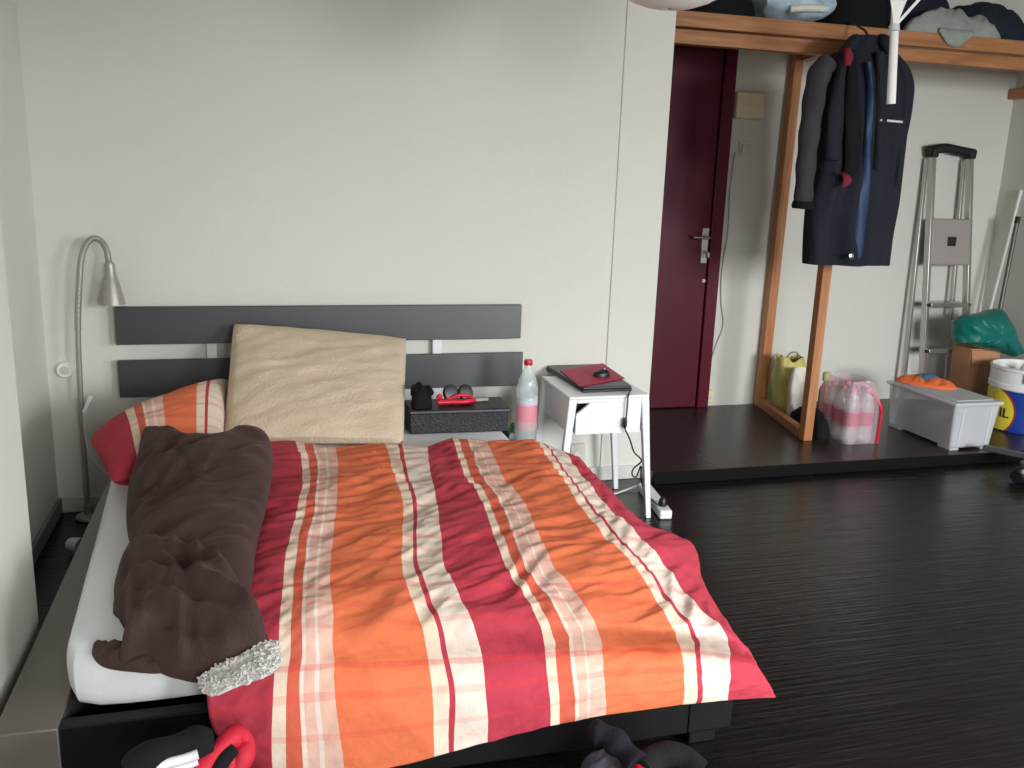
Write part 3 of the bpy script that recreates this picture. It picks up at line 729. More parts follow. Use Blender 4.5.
MB().bar((bx+.06, by_-.01, 2.24), (fx+.03, 4.39, 2.24), .05, .06).build('cross_bar', 'pine_deep', rk, bevel=.003)
MB().box(XR-.055, XR-.003, 4.30, YA-.01, 2.08, 2.145).build('cross_bar', 'pine_deep', rk, bevel=.003)

zs = 2.291
def shelf_heap(name, label, cat, x0, x1, y0, y1, h, m, **k):
    n = 14; pts = []
    for i in range(n):
        a = 2*math.pi*i/n
        ca, sa_ = math.cos(a), math.sin(a)
        sg = lambda v: math.copysign(abs(v)**.6, v)
        pts.append(((x0+x1)/2+(x1-x0)/2*sg(ca), (y0+y1)/2+(y1-y0)/2*sg(sa_), zs))
    o = heap(pts, h, **k).build(name, m)
    return tag(o, label, cat)
GC = 'clothes heaped on the pine shelf'
xa = lambda px: at(px, 10, y=4.4).x
shelf_heap('dark_clothes', 'black clothes heap at the left end of the pine shelf', 'clothes', xa(684), xa(757), 4.30, 4.8, .17, 'black_cloth', amp=.03, seed=1, p=2.6)
shelf_heap('dark_clothes', 'black clothes heap on the pine shelf above the hanging coat', 'clothes', xa(826), xa(893), 4.33, 4.85, .26, 'black_cloth', amp=.03, seed=2, p=3)
shelf_heap('folded_pullover', 'midnight blue pullover heap on the shelf behind the grey cloth', 'clothes', xa(896), xa(975), 4.44, 4.95, .30, 'midnight_cloth', amp=.03, seed=6, p=2.6)
shelf_heap('dark_bundle', 'dark teal bundle behind the grey cloth at the right end of the pine shelf', 'clothes', xa(978), xa(1062), 4.48, 4.95, .26, 'teal_dark_cloth', amp=.015, seed=8, p=2)
# grey cloth, its corner hanging over the front edge
gp = [at(905,34,y=4.31), at(930,36,y=4.29), at(952,42,y=4.272), at(975,38,y=4.29), at(1000,38,y=4.31)]
pts = [Vector((p.x, p.y, zs)) for p in gp]+[Vector((xa(1000), 4.42, zs)), Vector((xa(960), 4.43, zs)), Vector((xa(912), 4.42, zs))]
t = thing('grey_cloth', 'light grey crumpled cloth hanging over the front edge of the shelf', 'cloth', (xa(955), 4.36, zs))
heap(pts, .14, ang=.7, ln=.25, wd=.06, amp=.035, seed=14, p=1.7, peak=.25).build('heaped_cloth', 'grey_cloth', t)
ov = MB(); G = []
for i in range(7):
    row = []
    for j in range(19):
        u = j/18; px = 936+u*34; drop = (.075*math.sin(math.pi*u)**.8)*i/6
        b = at(px, 38, y=4.29)
        row.append(Vector((b.x, 4.276-.006*math.sin(i*.5)-.004*math.sin(u*14), zs+.012-drop+(.0 if i else .012))))
    G.append(row)
ov.grid(G); ov.build('hanging_corner', 'grey_cloth', t, thick=.006)
# wrapped multipack
pk = thing('wrapped_pack', 'blue and white plastic wrapped pack lying on the pine shelf', 'pack', (xa(795), 4.5, zs))
xw0, xw1 = xa(757), xa(827)
shell = pillow((xw0,4.31,zs+.10), (xw1,4.31,zs+.10), (xw1,4.62,zs+.10), (xw0,4.62,zs+.10), .17, amp=.012, seed=6, sharp=.3, nrm=Vector((0,0,1)), pinch=.02)
shell.build('wrapper', 'blue_film', pk, weld=True)
MB().tube(crom([at(790,9,y=4.31), at(808,8,y=4.295), at(826,9,y=4.31)], 6), .018, 12).build('rolled_edge', 'bag_white', pk)

# ------------------------------------------------------------------ hanging clothes
def coat_body(levels, depth, yc, folds, seed, seg=72, n=8):
    lv = crom([Vector((at((a+b)/2, y_, y=yc).z, at(a, y_, y=yc).x, at(b, y_, y=yc).x)) for y_, a, b in levels], n)
    m = MB(); G = []; zt_, zb = lv[0].x, lv[-1].x
    for L in lv:
        z, xl, xr = L; t_ = (zt_-z)/(zt_-zb); dp = depth*(.45+.55*smooth(t_*5)); row = []
        for k in range(seg):
            a = 2*math.pi*k/seg; ca, sa_ = math.cos(a), math.sin(a)
            sx_ = math.copysign(abs(ca)**.8, ca); sy_ = math.copysign(abs(sa_)**.75, sa_)
            fd = 1+folds*(.25+t_)*(math.sin(7*a+seed)+.6*math.sin(12*a+seed*2+z*2))*abs(sa_)
            nz = .012*noise.noise(Vector((ca*2+seed, sa_*2, z*5)))
            row.append(Vector(((xl+xr)/2+(xr-xl)/2*sx_+nz*abs(sa_), yc+dp/2*sy_*fd+nz, z)))
        G.append(row)
    m.grid(G, closed=True); m.f.append(tuple(range(seg)))
    m.f.append(tuple((len(G)-1)*seg+k for k in range(seg)))
    return m
YC = 4.10
hg = thing('coat_hanger', 'dark wire coat hanger hooked on the pine beam holding the coats', 'hanger', at(868, 40, y=YC))
sp_ = at(866, 46, y=YC+.02)
MB().tube(crom([(sp_.x, 4.315, 2.298), (sp_.x, 4.28, 2.299), (sp_.x, 4.235, 2.29), (sp_.x, 4.19, 2.268), (sp_.x, 4.13, 2.235), (sp_.x, YC+.02, 2.19), (sp_.x, YC+.02, 2.11)], 6), .006, 8).build('hook', 'black_plastic', hg)
MB().tube(crom([(sp_.x-.12, YC+.03, 2.06), (sp_.x-.06, YC+.03, 2.09), (sp_.x, YC+.02, 2.11), (sp_.x+.08, YC+.03, 2.085), (sp_.x+.16, YC+.03, 2.04)], 6), .012, 10).build('shoulder_bar', 'black_plastic', hg)
gj = thing('grey_jacket', 'dark grey jacket hanging at the left behind the long navy coat', 'jacket', at(830, 210, y=4.16))
coat_body([(50,846,868),(58,828,872),(70,820,880),(100,814,880),(150,806,880),(200,806,880)], .06, 4.246, .05, 1.3).build('body', 'grey_jacket_cloth', gj)
MB().tube(crom([at(828,62,y=4.04), at(818,78,y=4.03), at(811,120,y=4.05), at(806,165,y=4.05), at(803,203,y=4.05)], 8), [.045+.012*min(1, i/6)-.0004*i+.003*math.sin(i*1.1) for i in range(33)], 22).build('sleeve', 'grey_jacket_cloth', gj)
MB().tube([at(803,201,y=4.05), at(802.5,206,y=4.05), at(802,209,y=4.05)], [.05,.054,.05], 22).build('cuff', 'black_cloth', gj)
nc = thing('navy_coat', 'long navy blue coat hanging open from the pine beam', 'coat', at(848, 264, y=YC))
coat_body([(36,858,880),(46,846,888),(58,836,897),(68,830,906),(80,828,908),(105,826,906),(130,822,904),(180,816,899),(205,809,896),(235,806,890),(264,805,886)], .20, YC, .19, .4).build('body', 'navy_cloth', nc)
yf = YC-.125
def strip(px, m, name, yo=yf, r=.02, flat=.35):
    ps = crom([at(a, b, y=yo) for a, b, _ in px], 6); ws = crom([Vector((w, 0, 0)) for _, _, w in px], 6)
    mm = MB(); G = []
    for p, w in zip(ps, ws):
        row = []
        for k in range(14):
            a = 2*math.pi*k/14
            row.append(p+Vector((w.x*math.cos(a), r*math.sin(a)+.004*math.sin(p.z*20+k), 0)))
        G.append(row)
    mm.grid(G, closed=True); mm.f += [tuple(range(14)), tuple((len(G)-1)*14+k for k in range(14))]
    return mm.build(name, m, nc)
strip([(868,62,.012),(870,90,.014),(868,130,.018),(866,170,.024),(862,205,.032),(858,235,.036),(855,258,.030)], 'blue_lining', 'front_lining', yf+.012)
strip([(852,50,.02),(852,90,.035),(853,130,.045),(852,165,.04),(846,180,.03)], 'black_cloth', 'inner_scarf', yf+.02)
strip([(840,172,.008),(846,176,.02),(847,182,.022),(842,187,.008)], 'dark_red_cloth', 'red_trim', yf-.012, .015)
strip([(846,48,.008),(848,56,.022),(846,66,.016)], 'dark_red_cloth', 'collar_lining', yf+.0, .025)
strip([(884,48,.016),(892,58,.03),(900,70,.045),(904,86,.05),(902,104,.05),(898,130,.045),(894,160,.035),(890,185,.015)], 'navy_cloth', 'sleeve', yf+.09, .055)
strip([(843,58,.014),(838,90,.034),(834,130,.045),(832,160,.04)], 'navy_cloth', 'lapel', yf+.03, .03)
strip([(879,52,.02),(880,90,.03),(880,130,.03),(876,170,.025)], 'navy_cloth', 'lapel', yf+.02, .028)
MB().tube([at(880,120,y=yf-.0), at(902,122,y=yf+.02)], .006, 8).build('pocket_trim', 'label_white', nc)
MB().lathe([(.0,0),(.012,.001),(.014,.005),(.0,.009)], at(851, 256, y=yf-.018), 14, (0,-1,0)).build('press_stud', 'chrome', nc)
for a, b in (((856,38),(846,56)), ((880,38),(890,52))):
    MB().tube(crom([at(a[0],a[1],y=YC-.02), at((a[0]+b[0])/2,(a[1]+b[1])/2-3,y=YC-.07), at(b[0],b[1],y=YC-.09)], 6), [.02+.01*math.sin(i/4) for i in range(13)], 14).build('collar', 'navy_cloth', nc)

# white tube with strips, hanging from the ceiling in front of the coat
wt = thing('hanging_tube', 'thin white tube with paper strips hanging in front of the coat', 'tube', at(891, 104, y=3.5))
ta, tb = at(891, 104, y=3.5), at(895, 20, y=3.5)
up_ = tb+(tb-ta)*.55; MB().tube([ta, tb, up_], [.019, .017, .015], 20).build('tube', 'paper_white', wt)
MB().tube([up_-Vector((0, 0, .01)), (up_.x, up_.y, ZC-.002)], .003, 8).build('cord', 'cable_white', wt)
kn = at(895, 26, y=3.49)
for dxs, dz, ln_ in ((.13, .15, 1), (.075, .25, 1.2), (.05, .33, 1.2), (-.045, .12, 1), (-.05, .28, 1)):
    c0 = kn; c1 = kn+Vector((dxs, -.01, dz))*ln_
    MB().bar(c0, c1, .013, .003, (0, 1, 0)).build('paper_strip', 'paper_white', wt)
MB().tube([kn-Vector((0, 0, .022)), kn+Vector((0, .006, .004))], .0215, 16).build('tie', 'cable_white', wt)

# round paper lampshade
dc = 2.62; c = EYEV+dc*ray(678, -101)
ls = thing('paper_lampshade', 'large round white paper lampshade hanging from the ceiling', 'lampshade', (c.x, c.y, c.z-.3))
prof = []
for i in range(49):
    a = -math.pi/2+.04+(math.pi-.3)*i/48
    rr_ = .30*(1+.012*math.cos(i*math.pi*.5*2)); prof.append((rr_*math.cos(a), .30*math.sin(a)))
mm = MB()
G = [[Vector((c.x+r*math.cos(2*math.pi*k/48), c.y+r*math.sin(2*math.pi*k/48), c.z+z)) for k in range(48)] for r, z in prof]
mm.grid(G, closed=True); mm.build('paper_globe', 'paper_white', ls, thick=.003)
MB().tube([(c.x, c.y, c.z+.1), (c.x, c.y, ZC-.002)], .004, 8).build('cord', 'cable_white', ls)
MB().lathe([(0,0),(.04,.03),(.045,.07),(.02,.11),(.02,.16)], (c.x, c.y, c.z-.06), 20).build('bulb', 'paper_white', ls)

# ------------------------------------------------------------------ things on the platform
ld = thing('step_ladder', 'folded aluminium step ladder leaning on the alcove wall', 'ladder', (4.42, 5.0, ZP))
LT, LB = 5.085, 4.93
def ly(z): return LB+(LT-LB)*(z-ZP)/1.7
def lx(z, s): return (4.232 if s < 0 else 4.522)+(.055 if s < 0 else .115)*(1.74-z)/1.68 if True else 0
for s in (-1, 1):
    MB().bar((lx(ZP, s), ly(ZP), ZP), (lx(1.70, s), ly(1.70), 1.70), .026, .05, (0,1,0)).build('front_rail', 'aluminium', ld, bevel=.004)
    MB().bar((lx(ZP, s)-.055, ly(ZP)+.12, ZP), (lx(1.68, s)-.015, ly(1.68)+.035, 1.68), .022, .024, (0,1,0)).build('rear_rail', 'aluminium', ld, bevel=.004)
    fr_ = [o for o in ld.children if o.name.startswith('front_rail')][-1]
    MB().box(lx(ZP, s)-.022, lx(ZP, s)+.022, ly(ZP)-.03, ly(ZP)+.03, ZP, ZP+.04).build('rubber_foot', 'rubber', fr_, bevel=.004)
hd = MB(); hd.tube(crom([(lx(1.72,-1)-.035, ly(1.72), 1.728), (lx(1.72,-1)+.02, ly(1.72), 1.738), (4.33, ly(1.72), 1.748), (4.44, ly(1.72), 1.735), (lx(1.72,1)+.03, ly(1.72), 1.722)], 6), .03, 16)
hd = hd.build('top_handle', 'rubber', ld)
for s in (-1, 1): MB().box(lx(1.7, s)-.024, lx(1.7, s)+.024, ly(1.7)-.035, ly(1.7)+.045, 1.685, 1.745).build('handle_end', 'rubber', hd, bevel=.01)
z0_, z1_ = 1.0, 1.30
def pl(z, e, dy): return [(lx(z,-1)+e, ly(z)+dy, z), (lx(z,1)-e, ly(z)+dy, z)]
a1, a2 = pl(z0_, .0, -.03), pl(z1_, .0, -.03)
MB().hexa([a1[0], a1[1], (a1[1][0], a1[1][1]+.022, z0_), (a1[0][0], a1[0][1]+.022, z0_)], [(a2[0][0]+.0, a2[0][1], z1_), (a2[1][0], a2[1][1], z1_), (a2[1][0], a2[1][1]+.022, z1_), (a2[0][0], a2[0][1]+.022, z1_)]).build('platform', 'ladder_grey', ld, bevel=.012, seg=3)
plf = [o for o in ld.children if o.name.startswith('platform')][-1]
MB().box(4.375, 4.44, ly(1.15)-.036, ly(1.15)-.028, 1.125, 1.185).build('platform_latch', 'rubber', plf, bevel=.003)
for z in (.755, .45, .17):
    stp = MB().hexa([(lx(z,-1)+.012, ly(z)-.045, z-.03), (lx(z,1)-.012, ly(z)-.045, z-.03), (lx(z,1)-.012, ly(z)+.05, z-.03), (lx(z,-1)+.012, ly(z)+.05, z-.03)],
              [(lx(z,-1)+.012, ly(z)-.045, z), (lx(z,1)-.012, ly(z)-.045, z), (lx(z,1)-.012, ly(z)+.05, z), (lx(z,-1)+.012, ly(z)+.05, z)]).build('step', 'aluminium', ld, bevel=.004)
    for s in (-1, 1): MB().tube([(lx(z,s)-s*.0, ly(z)-.03, z-.015), (lx(z,s), ly(z)-.034, z-.015)], .012, 12).build('rivet', 'rubber', stp)

# storage box
bx_ = thing('storage_box', 'translucent plastic storage box with lid at the platform edge', 'storage box', (3.85, 4.27, ZP))
x0, x1, y0, y1, zt = 3.70, 4.005, 3.985, 4.55, .32
tp = .018; wl = .004
bm_ = MB()
def ringbox(m, r0, r1):
    """side walls between two rectangles (x0,x1,y0,y1,z)"""
    P = lambda r: [(r[0],r[2],r[4]),(r[1],r[2],r[4]),(r[1],r[3],r[4]),(r[0],r[3],r[4])]
    m.add(P(r0)+P(r1), [(0,1,5,4),(1,2,6,5),(2,3,7,6),(3,0,4,7)])
ro = (x0+tp, x1-tp, y0+tp, y1-tp, ZP+.012); rt = (x0, x1, y0, y1, zt)
bm_.add([(ro[0],ro[2],ro[4]),(ro[1],ro[2],ro[4]),(ro[1],ro[3],ro[4]),(ro[0],ro[3],ro[4]),(x0,y0,zt),(x1,y0,zt),(x1,y1,zt),(x0,y1,zt)], [(0,3,2,1),(0,1,5,4),(1,2,6,5),(2,3,7,6),(3,0,4,7)])
bm_ = bm_.build('tub', 'box_plastic', bx_, bevel=.014, seg=3)
for xx, yv in ((x0+.05, y0+.07), (x1-.05, y0+.07), (x0+.05, y1-.07), (x1-.05, y1-.07)):
    MB().box(xx-.03, xx+.03, yv-.05, yv+.05, ZP, ZP+.014).build('foot', 'box_plastic', bm_, bevel=.003)
for xx in (x0+.06, x1-.06): MB().hexa([(xx-.006,y0+.012,ZP+.02),(xx+.006,y0+.012,ZP+.02),(xx+.006,y0+.02,ZP+.02),(xx-.006,y0+.02,ZP+.02)], [(xx-.006,y0-.004,zt-.01),(xx+.006,y0-.004,zt-.01),(xx+.006,y0+.004,zt-.01),(xx-.006,y0+.004,zt-.01)]).build('rib', 'box_plastic', bm_)
ldd = MB().box(x0-.012, x1+.012, y0-.012, y1+.012, zt, zt+.022).build('lid', 'box_lid', bx_, bevel=.008, seg=3)
MB().box(x0+.03, x1-.03, y0+.03, y1-.03, zt+.022, zt+.028).build('lid_panel', 'box_lid', ldd, bevel=.003)
tag(heap([(3.77,4.06,ZP+.02),(3.93,4.06,ZP+.02),(3.93,4.2,ZP+.02),(3.77,4.2,ZP+.02)], .11, amp=.02, seed=5, rings=14, seg=60).build('folded_cloth', 'dusky_cloth'), 'dusky pink cloth seen through the front of the storage box', 'cloth')
tag(heap([(3.78,4.25,ZP+.02),(3.925,4.25,ZP+.02),(3.925,4.48,ZP+.02),(3.78,4.48,ZP+.02)], .17, amp=.012, seed=7, rings=14, seg=60).build('folded_cloth', 'slate_cloth'), 'grey blue cloth seen through the long side of the storage box', 'cloth')
zo = zt+.0285
oc = thing('orange_cloth', 'orange cloth with a blue patch lying on the storage box lid', 'cloth', (3.87, 4.42, zo))
heap([(3.72,4.53,zo),(3.86,4.545,zo),(3.985,4.52,zo),(3.99,4.36,zo),(3.93,4.25,zo),(3.83,4.27,zo),(3.74,4.40,zo)], .035, amp=.014, ln=.12, wd=.04, seed=17, rings=18, seg=80, p=2.5).build('crumpled_cloth', 'orange_cloth', oc)
heap([(3.80,4.46,zo+.03),(3.90,4.47,zo+.03),(3.93,4.40,zo+.03),(3.84,4.37,zo+.03)], .022, amp=.008, ln=.1, wd=.03, seed=3, rings=12, seg=50, p=2).build('blue_patch', 'blue_cloth', oc)

# six-pack of bottles in shrink film
bp = thing('bottle_pack', 'pink and clear pack of plastic bottles standing on the platform', 'bottle pack', (3.285, 4.32, ZP))
rb = .046; cs_ = [(3.235+.094*i, 4.255+.094*j) for i in range(2) for j in range(3)]
for x, y in cs_:
    h = .32; bd = MB().lathe([(rb*.8,0),(rb,.015),(rb,h*.3),(rb*.94,h*.34),(rb*.94,h*.55),(rb,h*.58),(rb*.95,h*.68),(rb*.6,h*.84),(rb*.32,h*.91),(rb*.3,h*.93)], (x, y, ZP), 20).build('bottle', 'bottle_plastic', bp)
    MB().lathe([(rb*.97,h*.28),(rb*.97,h*.58)], (x, y, ZP), 20).build('paper_label', 'pack_pink', bd)
    MB().lathe([(rb*.36,h*.92),(rb*.36,h*.98),(0,h*.99)], (x, y, ZP), 14).build('cap', 'label_pink', bd)
sf = MB(); G = []
per = outline([(3.183,4.205,0),(3.283,4.20,0),(3.38,4.205,0),(3.384,4.35,0),(3.38,4.494,0),(3.283,4.50,0),(3.183,4.494,0),(3.18,4.35,0)], 60)
for i in range(15):
    t_ = i/14; z = ZP+.003+t_*.355; row = []
    cx_, cy_ = 3.282, 4.35
    k = 1.0 if t_ < .75 else 1-.22*smooth((t_-.75)/.25)
    for j, p in enumerate(per):
        q = Vector((cx_+(p.x-cx_)*k, cy_+(p.y-cy_)*k, z)); nn = .006*noise.noise(Vector((p.x*20, p.y*20, z*18)))
        row.append(q+Vector((nn, nn, .01*noise.noise(Vector((p.x*12, p.y*12, 2)))*t_)))
    G.append(row)
sf.grid(G, closed=True); sf.build('shrink_film', 'film_pink', bp)
MB().tube(crom([(3.387,4.20,ZP+.005), (3.389,4.198,.18), (3.386,4.198,.26), (3.362,4.215,.32), (3.33,4.24,.355)], 6), [.008]*12+[.011]*8+[.008]*5, 10).build('film_edge', 'red_plastic', bp)
MB().tube(crom([(3.19,4.22,.33), (3.22,4.24,.385), (3.28,4.30,.395), (3.34,4.28,.38), (3.36,4.24,.34)], 6), .009, 8).build('carry_strap', 'film_pink', bp)

# shopping bag behind the frame
sb_ = thing('shopping_bag', 'yellow and white paper bag standing behind the pine frame', 'bag', (3.23, 4.85, ZP))
def bagmesh(x0, x1, y0, y1, h, seed, lean=0):
    m = MB(); G = []; per = outline([(x0,y0,0),((x0+x1)/2,y0-.015,0),(x1,y0,0),(x1+.012,(y0+y1)/2,0),(x1,y1,0),((x0+x1)/2,y1+.01,0),(x0,y1,0),(x0-.012,(y0+y1)/2,0)], 56)
    cx_, cy_ = (x0+x1)/2, (y0+y1)/2
    for i in range(15):
        t_ = i/14; row = []
        for p in per:
            k = 1-.25*smooth((t_-.6)/.4)
            n1 = noise.noise(Vector((p.x*16+seed, p.y*16, t_*4)))
            row.append(Vector((cx_+(p.x-cx_)*(k+.1*(1-k))+.012*n1+lean*t_, cy_+(p.y-cy_)*k*(1-.35*smooth((t_-.55)/.45))+.012*n1, ZP+.002+h*t_*(1+.12*noise.noise(Vector((p.x*9, p.y*9, seed)))*t_))))
        G.append(row)
    m.grid(G, closed=True); m.f.append(tuple(range(len(per)))); return m
pb_ = bagmesh(3.185, 3.37, 4.79, 4.96, .37, 3, -.07).build('paper_body', 'bag_yellow', sb_)
bagmesh(3.145, 3.30, 4.69, 4.745, .33, 8, -.02).build('front_sheet', 'bag_white', sb_)
MB().tube(crom([(3.17,4.87,.41), (3.19,4.85,.46), (3.23,4.84,.465), (3.26,4.86,.42)], 6), .006, 8).build('bag_handle', 'ladder_grey', pb_)
t = thing('amber_bottle', 'small amber brown bottle behind the front post of the pine frame', 'bottle', (3.41, 4.86, ZP))
c = at(824, 398, y=4.86); t.location = (c.x, 4.86, ZP)
MB().lathe([(.034,0),(.037,.01),(.037,.15),(.03,.175),(.015,.20),(.015,.22)], (c.x, 4.86, ZP), 22).build('body', 'amber', t)
MB().lathe([(.022,.215),(.024,.22),(.024,.262),(.02,.27),(0,.27)], (c.x, 4.86, ZP), 20).build('cap', 'bag_yellow', t)
c = at(822, 432, z=ZP); c.x -= .066
tag(heap([(c.x-.05,c.y-.12,ZP),(c.x+.03,c.y-.13,ZP),(c.x+.02,c.y,ZP),(c.x+.02,c.y+.16,ZP),(c.x-.01,c.y+.19,ZP),(c.x-.05,c.y+.12,ZP)], .15, amp=.03, ln=.15, wd=.05, seed=2, rings=18, seg=70, p=2).build('dark_bag', 'charcoal_cloth'), 'dark crumpled bag between the front pine post and the bottle pack', 'bag')
c = at(795, 424, z=ZP)
tag(heap([(c.x-.03,c.y-.06,ZP),(c.x+.02,c.y-.07,ZP),(c.x+.03,c.y-.03,ZP),(c.x+.02,c.y+.02,ZP),(c.x-.02,c.y+.04,ZP)], .09, amp=.025, ln=.15, wd=.05, seed=12, rings=18, seg=70, p=2).build('dark_cloth', 'charcoal_cloth'), 'dark grey cloth lump in front of the yellow paper bag', 'cloth')

# cardboard box, teal bag on it
c0, c1 = at(970, 349, y=4.72), at(992, 350, y=4.72)
cb = thing('cardboard_box', 'brown cardboard box under the teal bag beside the ladder', 'box', ((c0.x+c1.x)/2, 4.84, ZP))
hx = c0.z
MB().box(c0.x+.01, c1.x+.06, 4.72, 4.88, ZP, hx).build('carton', 'cardboard', cb, bevel=.003)
MB().hexa([(c0.x+.01,4.71,hx-.01),(c1.x+.06,4.71,hx-.01),(c1.x+.06,4.718,hx-.01),(c0.x+.01,4.718,hx-.01)], [(c0.x+.015,4.70,hx-.10),(c1.x+.055,4.70,hx-.10),(c1.x+.055,4.708,hx-.10),(c0.x+.015,4.708,hx-.10)]).build('flap', 'cardboard', cb)
tb_ = thing('teal_bag', 'teal green plastic bag lying on the cardboard box', 'bag', ((c0.x+c1.x)/2, 4.78, hx))
Yt = 4.70
fp = [(955,321),(967,315),(985,313),(1001,309),(1011,327),(1021,353),(1012,357),(996,351),(972,347),(956,342)]
fpd = []
for i_ in range(len(fp)):
    p_, q_ = fp[i_], fp[(i_+1) % len(fp)]
    fpd += [(p_[0]+(q_[0]-p_[0])*k_, p_[1]+(q_[1]-p_[1])*k_) for k_ in (0, .15, .5, .85)]
B = outline([at(a, b, y=Yt) for a, b in fpd], 90); cc_ = sum(B, Vector())/len(B); m = MB(); G = []
for i in range(29):
    t_ = i/28*2-1; rr_ = (1-abs(t_)**2.2)**.5; row = []
    for b in B:
        q = cc_+(b-cc_)*max(rr_, .001); n1 = noise.voronoi(Vector((q.x*9+q.z*4, q.z*9, i*.05)))[0][0]-.35
        row.append(Vector((q.x, Yt+.0+.13*t_+.02*n1+.02*abs(noise.noise(Vector((q.x*25+q.z*20, q.z*6, 3)))), q.z+.004*n1)))
        if row[-1].z < hx+.03: row[-1].y = min(row[-1].y, 4.695)
    G.append(row)
m.grid(G, closed=True); m.build('bag_body', 'teal_bag', tb_)
heap([(c0.x-.03,4.60,.60),(c0.x+.03,4.59,.60),(c0.x+.04,4.64,.60),(c0.x-.02,4.65,.60)], .05, amp=.015, wd=.03, ln=.1, rings=10, seg=40, p=2).build('bag_knot', 'bag_white', tb_)

# round tub with the yellow emblem
bc = Vector((4.545, 4.36, ZP)); Rb = .205
tbk = thing('round_tub', 'round blue and white tub with a yellow disc at the right', 'tub', bc)
MB().lathe([(Rb*.9,0),(Rb*.93,.006),(Rb*.985,.26),(Rb*.96,.262),(0,.262)], bc, 48).build('body', 'blue_label', tbk)
MB().lathe([(Rb*.985,.255),(Rb*1.02,.262),(Rb*1.02,.29),(Rb*1.0,.295),(Rb*1.0,.37),(Rb*1.03,.375),(Rb*1.03,.392),(Rb*.97,.394),(Rb*.95,.30),(0,.295)], bc, 48).build('rim', 'tub_white', tbk)
def onside(a, z, r=1.004): 
    rad = Rb*(.93+.055*(z/.26))*r; return Vector((bc.x+rad*math.cos(a), bc.y+rad*math.sin(a), ZP+z))
def disc(rw_, rh, m, name, r, a0, zc_):
    mm = MB(); G = []
    for i in range(11):
        q = i/10; row = []
        for k in range(48):
            t_ = 2*math.pi*k/48; z = max(.008, min(.257, zc_+rh*q*math.sin(t_))); row.append(onside(a0+rw_*q*math.cos(t_), z, r))
        G.append(row)
    mm.grid(G, closed=True); return mm.build(name, m, tbk)
a0 = math.radians(168)
disc(.84, .165, 'orange_ring', 'emblem_ring', 1.006, a0, .115); disc(.78, .152, 'yellow_label', 'emblem_disc', 1.012, a0, .115)
MB().box(bc.x-.168, bc.x-.128, bc.y-.178, bc.y-.146, ZP+.32, ZP+.375).build('lid_clip', 'charcoal_cloth', tbk, bevel=.004)
# lettering on the yellow disc
def letters(txt, a_mid, z, size, m, parent, name):
    cu = bpy.data.curves.new(name, 'FONT'); cu.body = txt; cu.size = size; cu.extrude = .0015; cu.align_x = 'CENTER'; cu.align_y = 'CENTER'
    tmp = bpy.data.objects.new(name, cu); COL.objects.link(tmp)
    bpy.context.view_layer.update(); me = bpy.data.meshes.new_from_object(tmp.evaluated_get(bpy.context.evaluated_depsgraph_get()))
    bpy.data.objects.remove(tmp)
    bl_ = root_loc(parent)
    for v in me.vertices:
        x, y, e = v.co
        p = onside(a_mid+x/Rb, z+y, 1.016+(e+.0015)*4); v.co = p-bl_
    me.materials.clear(); me.materials.append(M[m]); o = bpy.data.objects.new(name, me); COL.objects.link(o); o.parent = parent
    return o
letters('IL', math.radians(197), .115, .085, 'black_plastic', tbk, 'lettering')
q = bc+Vector((.02, -.06, .299))
tag(MB().lathe([(.034,0),(.038,.01),(.038,.09),(.026,.115),(0,.118)], q, 22).build('red_container', 'red_plastic'), 'red round container standing inside the blue and white tub', 'container')
tag(heap([(bc.x-.11,bc.y-.10,ZP+.299),(bc.x-.05,bc.y-.13,ZP+.299),(bc.x-.04,bc.y-.04,ZP+.299),(bc.x-.11,bc.y-.02,ZP+.299)], .12, amp=.02, wd=.04, ln=.1, seed=6, rings=12, seg=50, p=2).build('white_cloth', 'bag_white'), 'white crumpled cloth inside the blue and white tub', 'cloth')

# sticks in the corner
def pole_thing(name, label, a, b, r, m, cat, capm):
    t = thing(name, label, cat, Vector((b.x, b.y, b.z)))
    MB().tube([b, a], r, 14).build('shaft', m, t); d_ = (a-b).normalized()
    MB().tube([a-d_*.04, a+d_*.002], r*1.15, 14).build('end_cap', capm, t)
a, b = at(1018, 217, x=4.80), at(1009, 340, x=4.70); d_ = (b-a); k = (a.z-ZP)/-d_.z*1.0; b = a+d_*k
b = Vector((4.66, 4.80, ZP)); pole_thing('broom_stick', 'dark brown broom stick leaning in the right alcove corner', at(1018, 217, x=4.80), b, .014, 'rail_sheen_stick_wood', 'stick', 'rubber')
pole_thing('white_pole', 'thin white pole leaning in the right alcove corner beside the dark stick', at(1021, 190, x=4.85), Vector((4.80, 5.08, ZP)), .011, 'tub_white', 'pole', 'tub_white')

# castor at the right edge
cq = at(1015, 488, z=.0)
ct = thing('caster_foot', 'black swivel caster under a grey metal bar at the right edge', 'caster', (3.78, 3.62, 0))
cx_, cy_ = 3.80, 3.62
MB().bar((3.79, 3.88, .115), (4.0, 3.55, .115), .035, .03).build('metal_bar', 'metal_bar', ct, bevel=.005)
for dx_ in (-.017, .017): MB().lathe([(.008,-.011),(.034,-.011),(.037,-.006),(.037,.006),(.034,.011),(.008,.011)], (cx_+dx_, cy_, .037), 24, (1, .3, 0)).build('wheel', 'black_plastic', ct)
MB().lathe([(.03,.05),(.034,.06),(.028,.08),(.012,.088),(.012,.10)], (cx_, cy_, 0), 20).build('fork', 'black_plastic', ct)
MB().bar((cx_, cy_, .1), (3.93, 3.66, .115), .03, .026).build('arm', 'metal_bar', ct, bevel=.005)
ct.location.x += .035

